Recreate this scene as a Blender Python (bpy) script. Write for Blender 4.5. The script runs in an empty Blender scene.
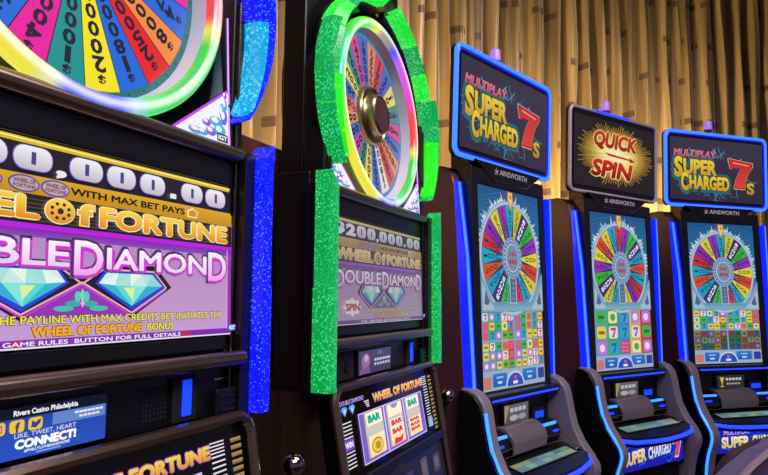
import bpy, math, random
from mathutils import Matrix, Vector
random.seed(7)
R = math.radians
sc = bpy.context.scene
col = sc.collection

# ------------------------------------------------------------------ camera
cam_d = bpy.data.cameras.new('camera')
cam_d.sensor_width = 36.0
cam_d.lens = 29.375
cam_d.clip_start = 0.02
cam = bpy.data.objects.new('camera', cam_d)
col.objects.link(cam)
cam.matrix_world = (Matrix.Translation((0, 0, 1.38)) @ Matrix.Rotation(math.pi / 2 + 0.0972, 4, 'X')
                    @ Matrix.Rotation(0.0083, 4, 'Z'))
sc.camera = cam

# ------------------------------------------------------------------ world, light, exposure
w = bpy.data.worlds.new('world')
sc.world = w
w.use_nodes = True
w.node_tree.nodes['Background'].inputs[0].default_value = (0.50, 0.42, 0.62, 1)
w.node_tree.nodes['Background'].inputs[1].default_value = 0.22
vs = sc.view_settings
vs.view_transform = 'Standard'
vs.look = 'None'
vs.gamma = 1.0
vs.use_curve_mapping = False
vs.exposure = 0.0


def area(name, loc, target, size, power, color, spread=180):
    d = bpy.data.lights.new(name, 'AREA')
    d.shape = 'RECTANGLE'
    d.size, d.size_y = size
    d.energy = power
    d.color = color
    d.spread = R(spread)
    o = bpy.data.objects.new(name, d)
    o.location = loc
    o.rotation_euler = (Vector(target) - Vector(loc)).to_track_quat('-Z', 'Y').to_euler()
    col.objects.link(o)
    return o


# the casino's ceiling lights over the aisle
area('ceiling_light_aisle', (1.5, 1.0, 3.7), (0.95, 2.1, 0.9), (1.8, 0.8), 30, (1.0, 0.84, 0.94), 120)
area('ceiling_light_rear', (1.0, -0.9, 3.7), (-0.1, 1.2, 1.1), (2.0, 0.9), 22, (0.96, 0.88, 1.0), 70)


# ------------------------------------------------------------------ colour and materials
def lin(c):
    return tuple((v / 12.92 if v <= 0.04045 else ((v + 0.055) / 1.055) ** 2.4) for v in c)


def rgb(h):
    h = h.lstrip('#')
    return tuple(int(h[i:i + 2], 16) / 255 for i in (0, 2, 4))


MATS = {}


def mat(name, c='#808080', rough=0.5, metal=0.0, emis=None, es=0.0, noise=0.0, nscale=20, bump=0.0, spec=0.5):
    if name in MATS:
        return MATS[name]
    m = bpy.data.materials.new(name)
    m.use_nodes = True
    nt = m.node_tree
    b = nt.nodes['Principled BSDF']
    c = lin(rgb(c)) + (1,)
    b.inputs['Base Color'].default_value = c
    b.inputs['Roughness'].default_value = rough
    b.inputs['Metallic'].default_value = metal
    b.inputs['Specular IOR Level'].default_value = spec
    if emis:
        b.inputs['Emission Color'].default_value = lin(rgb(emis)) + (1,)
        b.inputs['Emission Strength'].default_value = es
    if noise or bump:
        tc = nt.nodes.new('ShaderNodeTexCoord')
        n = nt.nodes.new('ShaderNodeTexNoise')
        n.inputs['Scale'].default_value = nscale
        n.inputs['Detail'].default_value = 4
        nt.links.new(tc.outputs['Object'], n.inputs['Vector'])
        if noise:
            mx = nt.nodes.new('ShaderNodeMix')
            mx.data_type = 'RGBA'
            mx.inputs[6].default_value = tuple(v * (1 - noise) for v in c[:3]) + (1,)
            mx.inputs[7].default_value = tuple(min(1, v * (1 + noise)) for v in c[:3]) + (1,)
            nt.links.new(n.outputs['Fac'], mx.inputs[0])
            nt.links.new(mx.outputs[2], b.inputs['Base Color'])
        if bump:
            bp = nt.nodes.new('ShaderNodeBump')
            bp.inputs['Strength'].default_value = bump
            bp.inputs['Distance'].default_value = 0.004
            nt.links.new(n.outputs['Fac'], bp.inputs['Height'])
            nt.links.new(bp.outputs['Normal'], b.inputs['Normal'])
    MATS[name] = m
    return m


def print_mat(name, es=1.0, rough=0.3, spec=0.3):
    """backlit print or screen: colours from the print's own colour attribute"""
    if name in MATS:
        return MATS[name]
    m = bpy.data.materials.new(name)
    m.use_nodes = True
    nt = m.node_tree
    b = nt.nodes['Principled BSDF']
    a = nt.nodes.new('ShaderNodeAttribute')
    a.attribute_name = 'Col'
    b.inputs['Base Color'].default_value = (0.012, 0.012, 0.014, 1)
    b.inputs['Roughness'].default_value = rough
    b.inputs['Specular IOR Level'].default_value = spec
    nt.links.new(a.outputs['Color'], b.inputs['Emission Color'])
    b.inputs['Emission Strength'].default_value = es
    MATS[name] = m
    return m


def ink_mat(name, rough=0.4):
    """plain print: colours from the print's own colour attribute, not lit"""
    if name in MATS:
        return MATS[name]
    m = bpy.data.materials.new(name)
    m.use_nodes = True
    nt = m.node_tree
    b = nt.nodes['Principled BSDF']
    a = nt.nodes.new('ShaderNodeAttribute')
    a.attribute_name = 'Col'
    b.inputs['Roughness'].default_value = rough
    nt.links.new(a.outputs['Color'], b.inputs['Base Color'])
    MATS[name] = m
    return m


def led_mat(name, deep, bright, es=1.0, scale=90, dot=0.28, stretch=(1, 1, 1), es_dot=1.6):
    """acrylic bar with LED points glittering in it"""
    if name in MATS:
        return MATS[name]
    m = bpy.data.materials.new(name)
    m.use_nodes = True
    nt = m.node_tree
    b = nt.nodes['Principled BSDF']
    tc = nt.nodes.new('ShaderNodeTexCoord')
    mp = nt.nodes.new('ShaderNodeMapping')
    mp.inputs['Scale'].default_value = stretch
    v = nt.nodes.new('ShaderNodeTexVoronoi')
    v.inputs['Scale'].default_value = scale
    n = nt.nodes.new('ShaderNodeTexNoise')
    n.inputs['Scale'].default_value = 14
    nt.links.new(tc.outputs['Object'], mp.inputs['Vector'])
    nt.links.new(mp.outputs['Vector'], v.inputs['Vector'])
    nt.links.new(tc.outputs['Object'], n.inputs['Vector'])
    mr = nt.nodes.new('ShaderNodeMapRange')
    mr.inputs['From Min'].default_value = dot
    mr.inputs['From Max'].default_value = 0.06
    nt.links.new(v.outputs['Distance'], mr.inputs['Value'])
    mul = nt.nodes.new('ShaderNodeMath')
    mul.operation = 'MULTIPLY'
    mr2 = nt.nodes.new('ShaderNodeMapRange')
    mr2.inputs['From Min'].default_value = 0.22
    mr2.inputs['From Max'].default_value = 0.55
    nt.links.new(n.outputs['Fac'], mr2.inputs['Value'])
    nt.links.new(mr.outputs[0], mul.inputs[0])
    nt.links.new(mr2.outputs[0], mul.inputs[1])
    mx = nt.nodes.new('ShaderNodeMix')
    mx.data_type = 'RGBA'
    d, br = lin(rgb(deep)), lin(rgb(bright))
    mx.inputs[6].default_value = tuple(x * es for x in d) + (1,)
    mx.inputs[7].default_value = tuple(x * es_dot for x in br) + (1,)
    nt.links.new(mul.outputs[0], mx.inputs[0])
    nt.links.new(mx.outputs[2], b.inputs['Emission Color'])
    b.inputs['Emission Strength'].default_value = 1.0
    b.inputs['Base Color'].default_value = tuple(x * 0.3 for x in d) + (1,)
    b.inputs['Roughness'].default_value = 0.25
    MATS[name] = m
    return m


def ring_mat(name, stops, core_r, core_w, es):
    """colour-cycling LED tube round the prize wheel: hue by angle about the wheel's axis, white-hot core"""
    m = bpy.data.materials.new(name)
    m.use_nodes = True
    nt = m.node_tree
    b = nt.nodes['Principled BSDF']
    tc = nt.nodes.new('ShaderNodeTexCoord')
    sx = nt.nodes.new('ShaderNodeSeparateXYZ')
    nt.links.new(tc.outputs['Object'], sx.inputs[0])
    at = nt.nodes.new('ShaderNodeMath')
    at.operation = 'ARCTAN2'
    nt.links.new(sx.outputs['Z'], at.inputs[0])
    nt.links.new(sx.outputs['X'], at.inputs[1])
    mr = nt.nodes.new('ShaderNodeMapRange')
    mr.inputs['From Min'].default_value = -math.pi
    mr.inputs['From Max'].default_value = math.pi
    nt.links.new(at.outputs[0], mr.inputs['Value'])
    cr = nt.nodes.new('ShaderNodeValToRGB')
    el = cr.color_ramp.elements
    for i, (a, c) in enumerate(stops):
        p = (a + 180) / 360
        e = el[i] if i < 2 else el.new(p)
        e.position = p
        e.color = lin(rgb(c)) + (1,)
    nt.links.new(mr.outputs[0], cr.inputs[0])
    # distance from the core line
    cx = nt.nodes.new('ShaderNodeCombineXYZ')
    nt.links.new(sx.outputs['X'], cx.inputs[0])
    nt.links.new(sx.outputs['Z'], cx.inputs[2])
    ln = nt.nodes.new('ShaderNodeVectorMath')
    ln.operation = 'LENGTH'
    nt.links.new(cx.outputs[0], ln.inputs[0])
    sb = nt.nodes.new('ShaderNodeMath')
    sb.operation = 'SUBTRACT'
    sb.inputs[1].default_value = core_r
    nt.links.new(ln.outputs['Value'], sb.inputs[0])
    ab = nt.nodes.new('ShaderNodeMath')
    ab.operation = 'ABSOLUTE'
    nt.links.new(sb.outputs[0], ab.inputs[0])
    m2 = nt.nodes.new('ShaderNodeMapRange')
    m2.interpolation_type = 'SMOOTHSTEP'
    m2.inputs['From Min'].default_value = core_w
    m2.inputs['From Max'].default_value = 0.0
    m2.inputs['To Max'].default_value = 0.55
    nt.links.new(ab.outputs[0], m2.inputs['Value'])
    mx = nt.nodes.new('ShaderNodeMix')
    mx.data_type = 'RGBA'
    mx.inputs[7].default_value = (1.3, 1.3, 1.3, 1)
    nt.links.new(m2.outputs[0], mx.inputs[0])
    nt.links.new(cr.outputs[0], mx.inputs[6])
    nt.links.new(mx.outputs[2], b.inputs['Emission Color'])
    b.inputs['Emission Strength'].default_value = es
    b.inputs['Base Color'].default_value = (0.06, 0.06, 0.06, 1)
    b.inputs['Roughness'].default_value = 0.2
    return m


# ------------------------------------------------------------------ mesh builders
class MB:
    def __init__(s):
        s.v, s.f = [], []

    def add(s, vs_, fs):
        o = len(s.v)
        s.v += [tuple(p) for p in vs_]
        s.f += [tuple(i + o for i in f) for f in fs]
        return s

    def box(s, x0, x1, y0, y1, z0, z1):
        return s.add([(x, y, z) for x in (x0, x1) for y in (y0, y1) for z in (z0, z1)],
                     [(0, 1, 3, 2), (4, 6, 7, 5), (0, 4, 5, 1), (2, 3, 7, 6), (0, 2, 6, 4), (1, 5, 7, 3)])

    def prism(s, poly, y0, y1):
        """polygon in x,z extruded along y"""
        n = len(poly)
        a = sum(poly[i][0] * poly[(i + 1) % n][1] - poly[(i + 1) % n][0] * poly[i][1] for i in range(n))
        if a < 0:
            poly = poly[::-1]
        v = [(x, y0, z) for x, z in poly] + [(x, y1, z) for x, z in poly]
        f = [tuple(range(n)), tuple(range(2 * n - 1, n - 1, -1))]
        f += [((i + 1) % n, i, i + n, (i + 1) % n + n) for i in range(n)]
        return s.add(v, f)

    def prism_x(s, poly, x0, x1):
        """polygon in y,z extruded along x"""
        n = len(poly)
        a = sum(poly[i][0] * poly[(i + 1) % n][1] - poly[(i + 1) % n][0] * poly[i][1] for i in range(n))
        if a < 0:
            poly = poly[::-1]
        v = [(x0, y, z) for y, z in poly] + [(x1, y, z) for y, z in poly]
        f = [tuple(range(n - 1, -1, -1)), tuple(range(n, 2 * n))]
        f += [(i, (i + 1) % n, (i + 1) % n + n, i + n) for i in range(n)]
        return s.add(v, f)

    def prism_z(s, poly, z0, z1):
        n = len(poly)
        a = sum(poly[i][0] * poly[(i + 1) % n][1] - poly[(i + 1) % n][0] * poly[i][1] for i in range(n))
        if a < 0:
            poly = poly[::-1]
        v = [(x, y, z0) for x, y in poly] + [(x, y, z1) for x, y in poly]
        f = [tuple(range(n - 1, -1, -1)), tuple(range(n, 2 * n))]
        f += [(i, (i + 1) % n, (i + 1) % n + n, i + n) for i in range(n)]
        return s.add(v, f)

    def lathe(s, prof, n=64, axis='y', a0=0, a1=360, closed=False):
        """profile [(r, h)] about the y axis (in x,z) or the z axis"""
        full = abs(a1 - a0) >= 360
        k = n if full else n + 1
        m = len(prof)
        v = []
        for i in range(k):
            t = R(a0 + (a1 - a0) * i / n)
            for r_, h in prof:
                v.append((r_ * math.cos(t), h, r_ * math.sin(t)) if axis == 'y' else (r_ * math.cos(t), r_ * math.sin(t), h))
        f = []
        for i in range(n):
            j = (i + 1) % k
            for q in range(m if closed else m - 1):
                q2 = (q + 1) % m
                f.append((i * m + q, i * m + q2, j * m + q2, j * m + q))
        return s.add(v, f)

    def tube(s, pts, r_, n=8, caps=True):
        pts = [Vector(p) for p in pts]
        o = len(s.v)
        prev = None
        for i, p in enumerate(pts):
            d = (pts[min(i + 1, len(pts) - 1)] - pts[max(i - 1, 0)]).normalized()
            u = Vector((0, 0, 1)) if abs(d.z) < 0.9 else Vector((1, 0, 0))
            a = d.cross(u).normalized()
            if prev is not None and a.dot(prev) < 0:
                a = -a
            prev = a
            b = d.cross(a)
            rr = r_[i] if isinstance(r_, (list, tuple)) else r_
            for k in range(n):
                t = 2 * math.pi * k / n
                s.v.append(tuple(p + a * (rr * math.cos(t)) + b * (rr * math.sin(t))))
        for i in range(len(pts) - 1):
            for k in range(n):
                s.f.append((o + i * n + k, o + i * n + (k + 1) % n, o + (i + 1) * n + (k + 1) % n, o + (i + 1) * n + k))
        if caps:
            s.f.append(tuple(o + k for k in range(n)))
            s.f.append(tuple(o + (len(pts) - 1) * n + k for k in range(n)))
        return s

    def build(s, name, m, parent=None, bevel=0.0, seg=2, smooth=40, loc=(0, 0, 0), rot=(0, 0, 0), sub=0):
        me = bpy.data.meshes.new(name)
        me.from_pydata(s.v, [], s.f)
        me.update()
        import bmesh
        bm = bmesh.new()
        bm.from_mesh(me)
        bmesh.ops.recalc_face_normals(bm, faces=bm.faces)
        bm.to_mesh(me)
        bm.free()
        if smooth:
            me.polygons.foreach_set('use_smooth', [True] * len(me.polygons))
            me.set_sharp_from_angle(angle=R(smooth))
        me.materials.append(m)
        o = bpy.data.objects.new(name, me)
        col.objects.link(o)
        o.parent = parent
        o.location = loc
        o.rotation_euler = rot
        if bevel:
            b = o.modifiers.new('bevel', 'BEVEL')
            b.width = bevel
            b.segments = seg
            b.limit_method = 'ANGLE'
            b.angle_limit = R(35)
            b.harden_normals = True
        if sub:
            q = o.modifiers.new('sub', 'SUBSURF')
            q.levels = q.render_levels = sub
        return o


def box(name, m, parent, x0, x1, y0, y1, z0, z1, bevel=0.0, **k):
    return MB().box(x0, x1, y0, y1, z0, z1).build(name, m, parent, bevel, **k)


def empty(name, loc, rz=0.0):
    o = bpy.data.objects.new(name, None)
    o.empty_display_size = 0.1
    o.location = loc
    o.rotation_euler = (0, 0, rz)
    col.objects.link(o)
    return o


def tag(o, label=None, cat=None, group=None, kind=None):
    for k, v in (('label', label), ('category', cat), ('group', group), ('kind', kind)):
        if v:
            o[k] = v
    return o


# ------------------------------------------------------------------ flat print
_TXT = {}


def txt(body, offset=0.0, shear=0.0, res=3):
    """triangulated outline of a text in the built-in typeface: (2-D points, faces)"""
    k = (body, offset, shear, res)
    if k in _TXT:
        return _TXT[k]
    if offset > 0 and any(c in body for c in 'MNWVAXQ'):
        # pointed letters: embolden by overlaying shifted copies
        P, F = txt(body, 0.0, shear, res)
        Q, G = [], []
        for dx, dy in ((0, 0), (1, 0), (-1, 0), (0, 1), (0, -1), (0.7, 0.7), (-0.7, 0.7), (0.7, -0.7), (-0.7, -0.7)):
            o = len(Q)
            Q += [(x + dx * offset, y + dy * offset) for x, y in P]
            G += [tuple(i + o for i in f) for f in F]
        _TXT[k] = (Q, G)
        return _TXT[k]
    cu = bpy.data.curves.new('t', 'FONT')
    cu.body = body
    cu.size = 1.0
    cu.offset = offset
    cu.shear = shear
    cu.resolution_u = res
    ob = bpy.data.objects.new('t', cu)
    col.objects.link(ob)
    dg = bpy.context.evaluated_depsgraph_get()
    ev = ob.evaluated_get(dg)
    me = ev.to_mesh()
    out = ([(v.co.x, v.co.y) for v in me.vertices], [tuple(p.vertices) for p in me.polygons])
    ev.to_mesh_clear()
    bpy.data.objects.remove(ob)
    bpy.data.curves.remove(cu)
    _TXT[k] = out
    return out


LAY = 0.00045


class Print:
    """flat print in an x,z plane; each piece has its own colour; layers stand proud by a hair"""

    def __init__(s, oz=0.0, base=0):
        s.v, s.f, s.c = [], [], []
        s.oz = oz
        s.base = base

    def _c(s, c):
        return lin(rgb(c)) if isinstance(c, str) else c

    def poly(s, pts, c, lay=1, c2=None):
        """c2: colour at the lowest point (top to bottom gradient)"""
        n = len(pts)
        a = sum(pts[i][0] * pts[(i + 1) % n][1] - pts[(i + 1) % n][0] * pts[i][1] for i in range(n))
        if a < 0:
            pts = pts[::-1]
        o = len(s.v)
        y = -(lay + s.base) * LAY
        s.v += [(x, y, z - s.oz) for x, z in pts]
        s.f.append(tuple(range(o, o + n)))
        c = s._c(c)
        if c2 is None:
            s.c += [c] * n
        else:
            c2 = s._c(c2)
            zs = [z for _, z in pts]
            lo, hi = min(zs), max(zs)
            for _, z in pts:
                t = (hi - z) / (hi - lo + 1e-9)
                s.c.append(tuple(p + (q - p) * t for p, q in zip(c, c2)))
        return s

    def vcol(s, pts, cs, lay=1):
        o = len(s.v)
        y = -(lay + s.base) * LAY
        s.v += [(x, y, z - s.oz) for x, z in pts]
        s.f.append(tuple(range(o, o + len(pts))))
        s.c += [s._c(c) for c in cs]
        return s

    def rect(s, x0, x1, z0, z1, c, lay=1, c2=None):
        return s.poly([(x0, z0), (x1, z0), (x1, z1), (x0, z1)], c, lay, c2)

    def rrect(s, x0, x1, z0, z1, r_, c, lay=1, c2=None, n=4):
        p = []
        for cx, cz, a in ((x1 - r_, z1 - r_, 0), (x0 + r_, z1 - r_, 90), (x0 + r_, z0 + r_, 180), (x1 - r_, z0 + r_, 270)):
            for i in range(n + 1):
                t = R(a + 90 * i / n)
                p.append((cx + r_ * math.cos(t), cz + r_ * math.sin(t)))
        return s.poly(p, c, lay, c2)

    def ell(s, cx, cz, rx, rz, c, lay=1, c2=None, n=28, a0=0, a1=360):
        k = n if a1 - a0 >= 360 else n + 1
        return s.poly([(cx + rx * math.cos(R(a0 + (a1 - a0) * i / n)), cz + rz * math.sin(R(a0 + (a1 - a0) * i / n)))
                       for i in range(k)], c, lay, c2)

    def ringseg(s, cx, cz, r0, r1, a0, a1, c, lay=1, n=None):
        n = n or max(2, int((a1 - a0) / 6))
        for i in range(n):
            t0, t1 = R(a0 + (a1 - a0) * i / n), R(a0 + (a1 - a0) * (i + 1) / n)
            s.poly([(cx + r0 * math.cos(t0), cz + r0 * math.sin(t0)), (cx + r1 * math.cos(t0), cz + r1 * math.sin(t0)),
                    (cx + r1 * math.cos(t1), cz + r1 * math.sin(t1)), (cx + r0 * math.cos(t1), cz + r0 * math.sin(t1))], c, lay)
        return s

    def line(s, pts, wd, c, lay=1):
        for (x0, z0), (x1, z1) in zip(pts, pts[1:]):
            dx, dz = x1 - x0, z1 - z0
            l = math.hypot(dx, dz) or 1
            nx, nz = -dz / l * wd / 2, dx / l * wd / 2
            s.poly([(x0 + nx, z0 + nz), (x0 - nx, z0 - nz), (x1 - nx, z1 - nz), (x1 + nx, z1 + nz)], c, lay)
        return s

    def _mesh(s, P, F, c, c2, lay):
        o = len(s.v)
        y = -(lay + s.base) * LAY
        s.v += [(x, y, z - s.oz) for x, z in P]
        s.f += [tuple(i + o for i in f) for f in F]
        c = s._c(c)
        if c2 is None:
            s.c += [c] * len(P)
        else:
            c2 = s._c(c2)
            zs = [z for _, z in P]
            lo, hi = min(zs), max(zs)
            for _, z in P:
                t = (hi - z) / (hi - lo + 1e-9)
                s.c.append(tuple(p + (q - p) * t for p, q in zip(c, c2)))

    def text(s, body, x0, x1, z0, z1, c, lay=2, c2=None, bold=0.0, shear=0.0, rise=0.0, grow=0.0, res=3):
        """text fitted to a box; rise = slope of the baseline; grow widens the box on all sides (outline)"""
        P, F = txt(body, bold, shear, res)
        if not P:
            return s
        xs = [p[0] for p in P]
        ys = [p[1] for p in P]
        ax, bx, ay, by = min(xs), max(xs), min(ys), max(ys)
        x0, x1, z0, z1 = x0 - grow, x1 + grow, z0 - grow, z1 + grow
        Q = [(x0 + (x - ax) / (bx - ax) * (x1 - x0), z0 + (y - ay) / (by - ay) * (z1 - z0)) for x, y in P]
        Q = [(x, z + (x - x0) * rise) for x, z in Q]
        s._mesh(Q, F, c, c2, lay)
        return s

    def otext(s, body, x0, x1, z0, z1, c, oc, lay=2, c2=None, bold=0.02, ob=0.07, grow=0.002, **k):
        """text with an outline of another colour"""
        s.text(body, x0, x1, z0, z1, oc, lay, bold=ob, grow=grow, **k)
        return s.text(body, x0, x1, z0, z1, c, lay + 1, c2, bold=bold, **k)

    def char(s, ch, cx, cz, wd, ht, rot, c, lay=2, bold=0.03):
        P, F = txt(ch, bold, 0.0, 2)
        if ch == '1':
            wd *= 0.5
        xs = [p[0] for p in P]
        ys = [p[1] for p in P]
        ax, bx, ay, by = min(xs), max(xs), min(ys), max(ys)
        ca, sa = math.cos(rot), math.sin(rot)
        Q = []
        for x, y in P:
            u = ((x - ax) / (bx - ax) - 0.5) * wd
            v = ((y - ay) / (by - ay) - 0.5) * ht
            Q.append((cx + u * ca - v * sa, cz + u * sa + v * ca))
        s._mesh(Q, F, c, None, lay)
        return s

    def build(s, name, m, parent, loc=(0, 0, 0), rot=(0, 0, 0)):
        me = bpy.data.meshes.new(name)
        me.from_pydata(s.v, [], s.f)
        me.update()
        at = me.color_attributes.new('Col', 'FLOAT_COLOR', 'POINT')
        buf = []
        for c in s.c:
            buf += [c[0], c[1], c[2], 1.0]
        at.data.foreach_set('color', buf)
        me.materials.append(m)
        o = bpy.data.objects.new(name, me)
        col.objects.link(o)
        o.parent = parent
        o.location = loc
        o.rotation_euler = rot
        return o


# ------------------------------------------------------------------ common materials
black = mat('black_plastic', '#0c0b0e', 0.32, noise=0.3, nscale=60)
black_m = mat('black_matte', '#08070a', 0.6, noise=0.3, nscale=60)
gloss = mat('black_gloss', '#060608', 0.08)
chrome = mat('warm_chrome', '#94806f', 0.24, 0.95, noise=0.15, nscale=8)
dchrome = mat('dark_chrome', '#6a5a52', 0.25, 1.0, noise=0.2, nscale=8)
silver = mat('silver', '#b9b4b8', 0.22, 1.0, noise=0.08, nscale=30)
grey_pl = mat('warm_grey_plastic', '#6f666c', 0.42, noise=0.12, nscale=50, bump=0.05)
grey_cov = mat('grey_cover', '#6f6567', 0.34, 0.3, noise=0.12, nscale=40)


def wood_mat(name, c1, c2, rough=0.4):
    m = bpy.data.materials.new(name)
    m.use_nodes = True
    nt = m.node_tree
    b = nt.nodes['Principled BSDF']
    tc = nt.nodes.new('ShaderNodeTexCoord')
    mp = nt.nodes.new('ShaderNodeMapping')
    mp.inputs['Scale'].default_value = (14, 14, 1.2)
    n = nt.nodes.new('ShaderNodeTexNoise')
    n.inputs['Scale'].default_value = 3
    n.inputs['Detail'].default_value = 6
    cr = nt.nodes.new('ShaderNodeValToRGB')
    cr.color_ramp.elements[0].color = lin(rgb(c1)) + (1,)
    cr.color_ramp.elements[1].color = lin(rgb(c2)) + (1,)
    cr.color_ramp.elements[0].position = 0.3
    cr.color_ramp.elements[1].position = 0.7
    nt.links.new(tc.outputs['Object'], mp.inputs['Vector'])
    nt.links.new(mp.outputs['Vector'], n.inputs['Vector'])
    nt.links.new(n.outputs['Fac'], cr.inputs[0])
    nt.links.new(cr.outputs[0], b.inputs['Base Color'])
    b.inputs['Roughness'].default_value = rough
    return m


wood = wood_mat('dark_red_wood', '#4a281f', '#6a3d2f')
wood_b = wood_mat('black_brown_wood', '#1d110f', '#2f1c17')
maroon = mat('maroon_laminate', '#4e2a38', 0.35, noise=0.12, nscale=12)

# ------------------------------------------------------------------ the setting
# positions of the machines (x, y, heading)
POS = {'A': (-0.3578, 0.7376, 1.1385), 'B': (-0.0042, 1.5263, 1.1603), 'C': (0.4614, 2.2497, 0.8350),
       'D': (1.0820, 2.8532, 0.6049), 'E': (1.7137, 3.1581, 0.3077)}


def local(k, x, y, z=0.0):
    X, Y, p = POS[k]
    c, s = math.cos(p), math.sin(p)
    return Vector((X + x * c - y * s, Y + x * s + y * c, z))


def carpet_mat():
    m = bpy.data.materials.new('patterned_carpet')
    m.use_nodes = True
    nt = m.node_tree
    b = nt.nodes['Principled BSDF']
    tc = nt.nodes.new('ShaderNodeTexCoord')
    v = nt.nodes.new('ShaderNodeTexVoronoi')
    v.inputs['Scale'].default_value = 5
    n = nt.nodes.new('ShaderNodeTexNoise')
    n.inputs['Scale'].default_value = 300
    cr = nt.nodes.new('ShaderNodeValToRGB')
    cr.color_ramp.elements[0].color = lin(rgb('#2a1220')) + (1,)
    cr.color_ramp.elements[1].color = lin(rgb('#59402a')) + (1,)
    bp = nt.nodes.new('ShaderNodeBump')
    bp.inputs['Strength'].default_value = 0.4
    nt.links.new(tc.outputs['Object'], v.inputs['Vector'])
    nt.links.new(tc.outputs['Object'], n.inputs['Vector'])
    nt.links.new(v.outputs['Distance'], cr.inputs[0])
    nt.links.new(cr.outputs[0], b.inputs['Base Color'])
    nt.links.new(n.outputs['Fac'], bp.inputs['Height'])
    nt.links.new(bp.outputs['Normal'], b.inputs['Normal'])
    b.inputs['Roughness'].default_value = 0.95
    return m


tag(box('floor', carpet_mat(), None, -4.5, 6.0, -4.0, 6.0, -0.05, 0.0), kind='structure')
tag(box('ceiling', mat('ceiling_paint', '#2b2430', 0.8, noise=0.1), None, -4.5, 6.0, -4.0, 6.0, 4.0, 4.05), kind='structure')

# path of the curtain behind the bank of machines
ctl = [(-1.75, -1.2), (-1.55, -0.3), (-1.30, 0.45), (-1.05, 1.08), (-0.70, 1.85), (-0.12, 2.74), (0.62, 3.47), (1.47, 3.90),
       (2.4, 4.15), (3.5, 4.3), (4.6, 4.35)]


def spline(c, n):
    out = []
    for i in range(len(c) - 1):
        p0, p1, p2, p3 = (Vector(c[max(i - 1, 0)]), Vector(c[i]), Vector(c[i + 1]), Vector(c[min(i + 2, len(c) - 1)]))
        for k in range(n):
            t = k / n
            out.append(0.5 * ((2 * p1) + (p2 - p0) * t + (2 * p0 - 5 * p1 + 4 * p2 - p3) * t * t
                              + (3 * p1 - p0 - 3 * p2 + p3) * t ** 3))
    out.append(Vector(c[-1]))
    return out


path = spline(ctl, 40)


def offset_path(d, step=1):
    out = []
    for i in range(0, len(path), step):
        a, b = path[max(i - 1, 0)], path[min(i + 1, len(path) - 1)]
        t = (b - a).normalized()
        out.append(path[i] + Vector((-t.y, t.x)) * d)
    return out


# wall behind the curtain
mb = MB()
f_, b_ = offset_path(0.22, 8), offset_path(0.32, 8)
mb.prism_z([(p.x, p.y) for p in f_] + [(p.x, p.y) for p in reversed(b_)], 0.0, 4.0)
tag(mb.build('wall_back', mat('wall_paint', '#4a3a34', 0.7, noise=0.1), None), kind='structure')


def curtain_mat():
    m = bpy.data.materials.new('gold_satin')
    m.use_nodes = True
    nt = m.node_tree
    b = nt.nodes['Principled BSDF']
    uv = nt.nodes.new('ShaderNodeUVMap')
    sx = nt.nodes.new('ShaderNodeSeparateXYZ')
    nt.links.new(uv.outputs[0], sx.inputs[0])

    def math_(op, a, bb=None, c=None):
        n = nt.nodes.new('ShaderNodeMath')
        n.operation = op
        for i, v in enumerate((a, bb, c)):
            if v is None:
                continue
            if isinstance(v, (int, float)):
                n.inputs[i].default_value = v
            else:
                nt.links.new(v, n.inputs[i])
        return n.outputs[0]
    # woven ribbon rows: every 0.27 m up the cloth, broken into short lengths
    row = math_('FRACT', math_('DIVIDE', sx.outputs['Y'], 0.27))
    band = math_('LESS_THAN', math_('ABSOLUTE', math_('SUBTRACT', row, 0.5)), 0.075)
    nz = nt.nodes.new('ShaderNodeTexNoise')
    nz.noise_dimensions = '2D'
    nz.inputs['Scale'].default_value = 1.0
    cb = nt.nodes.new('ShaderNodeCombineXYZ')
    nt.links.new(math_('MULTIPLY', sx.outputs['X'], 13.0), cb.inputs[0])
    nt.links.new(math_('MULTIPLY', math_('FLOOR', math_('DIVIDE', sx.outputs['Y'], 0.27)), 7.3), cb.inputs[1])
    nt.links.new(cb.outputs[0], nz.inputs['Vector'])
    on = math_('MULTIPLY', math_('GREATER_THAN', nz.outputs['Fac'], 0.53), 0.8)
    msk = math_('MULTIPLY', band, on)
    # weave tone
    n2 = nt.nodes.new('ShaderNodeTexNoise')
    n2.noise_dimensions = '2D'
    n2.inputs['Scale'].default_value = 1.0
    cb2 = nt.nodes.new('ShaderNodeCombineXYZ')
    nt.links.new(math_('MULTIPLY', sx.outputs['X'], 26.0), cb2.inputs[0])
    nt.links.new(math_('MULTIPLY', sx.outputs['Y'], 0.8), cb2.inputs[1])
    nt.links.new(cb2.outputs[0], n2.inputs['Vector'])
    cr = nt.nodes.new('ShaderNodeValToRGB')
    cr.color_ramp.elements[0].color = lin(rgb('#85714c')) + (1,)
    cr.color_ramp.elements[0].position = 0.3
    cr.color_ramp.elements[1].color = lin(rgb('#c9ae7a')) + (1,)
    cr.color_ramp.elements[1].position = 0.7
    nt.links.new(n2.outputs['Fac'], cr.inputs[0])
    mx = nt.nodes.new('ShaderNodeMix')
    mx.data_type = 'RGBA'
    mx.inputs[7].default_value = lin(rgb('#4e3f3a')) + (1,)
    nt.links.new(msk, mx.inputs[0])
    nt.links.new(cr.outputs[0], mx.inputs[6])
    nt.links.new(mx.outputs[2], b.inputs['Base Color'])
    b.inputs['Roughness'].default_value = 0.34
    b.inputs['Sheen Weight'].default_value = 0.4
    b.inputs['Metallic'].default_value = 0.25
    return m


def fold(s, z):
    w1 = s * 2 * math.pi / 0.135 + 1.9 * math.sin(s * 5.1) + 0.5 * math.sin(z * 1.9 + s * 3)
    w2 = s * 2 * math.pi / 0.055 + 1.1 * math.sin(s * 9.7 + z * 0.8)
    a = 0.042 + 0.014 * math.sin(s * 3.3 + 1)
    v = math.sin(w1)
    v = math.copysign(abs(v) ** 0.7, v)
    return a * v + 0.011 * math.sin(w2) + 0.006 * math.sin(z * 6 + s * 21)


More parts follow.
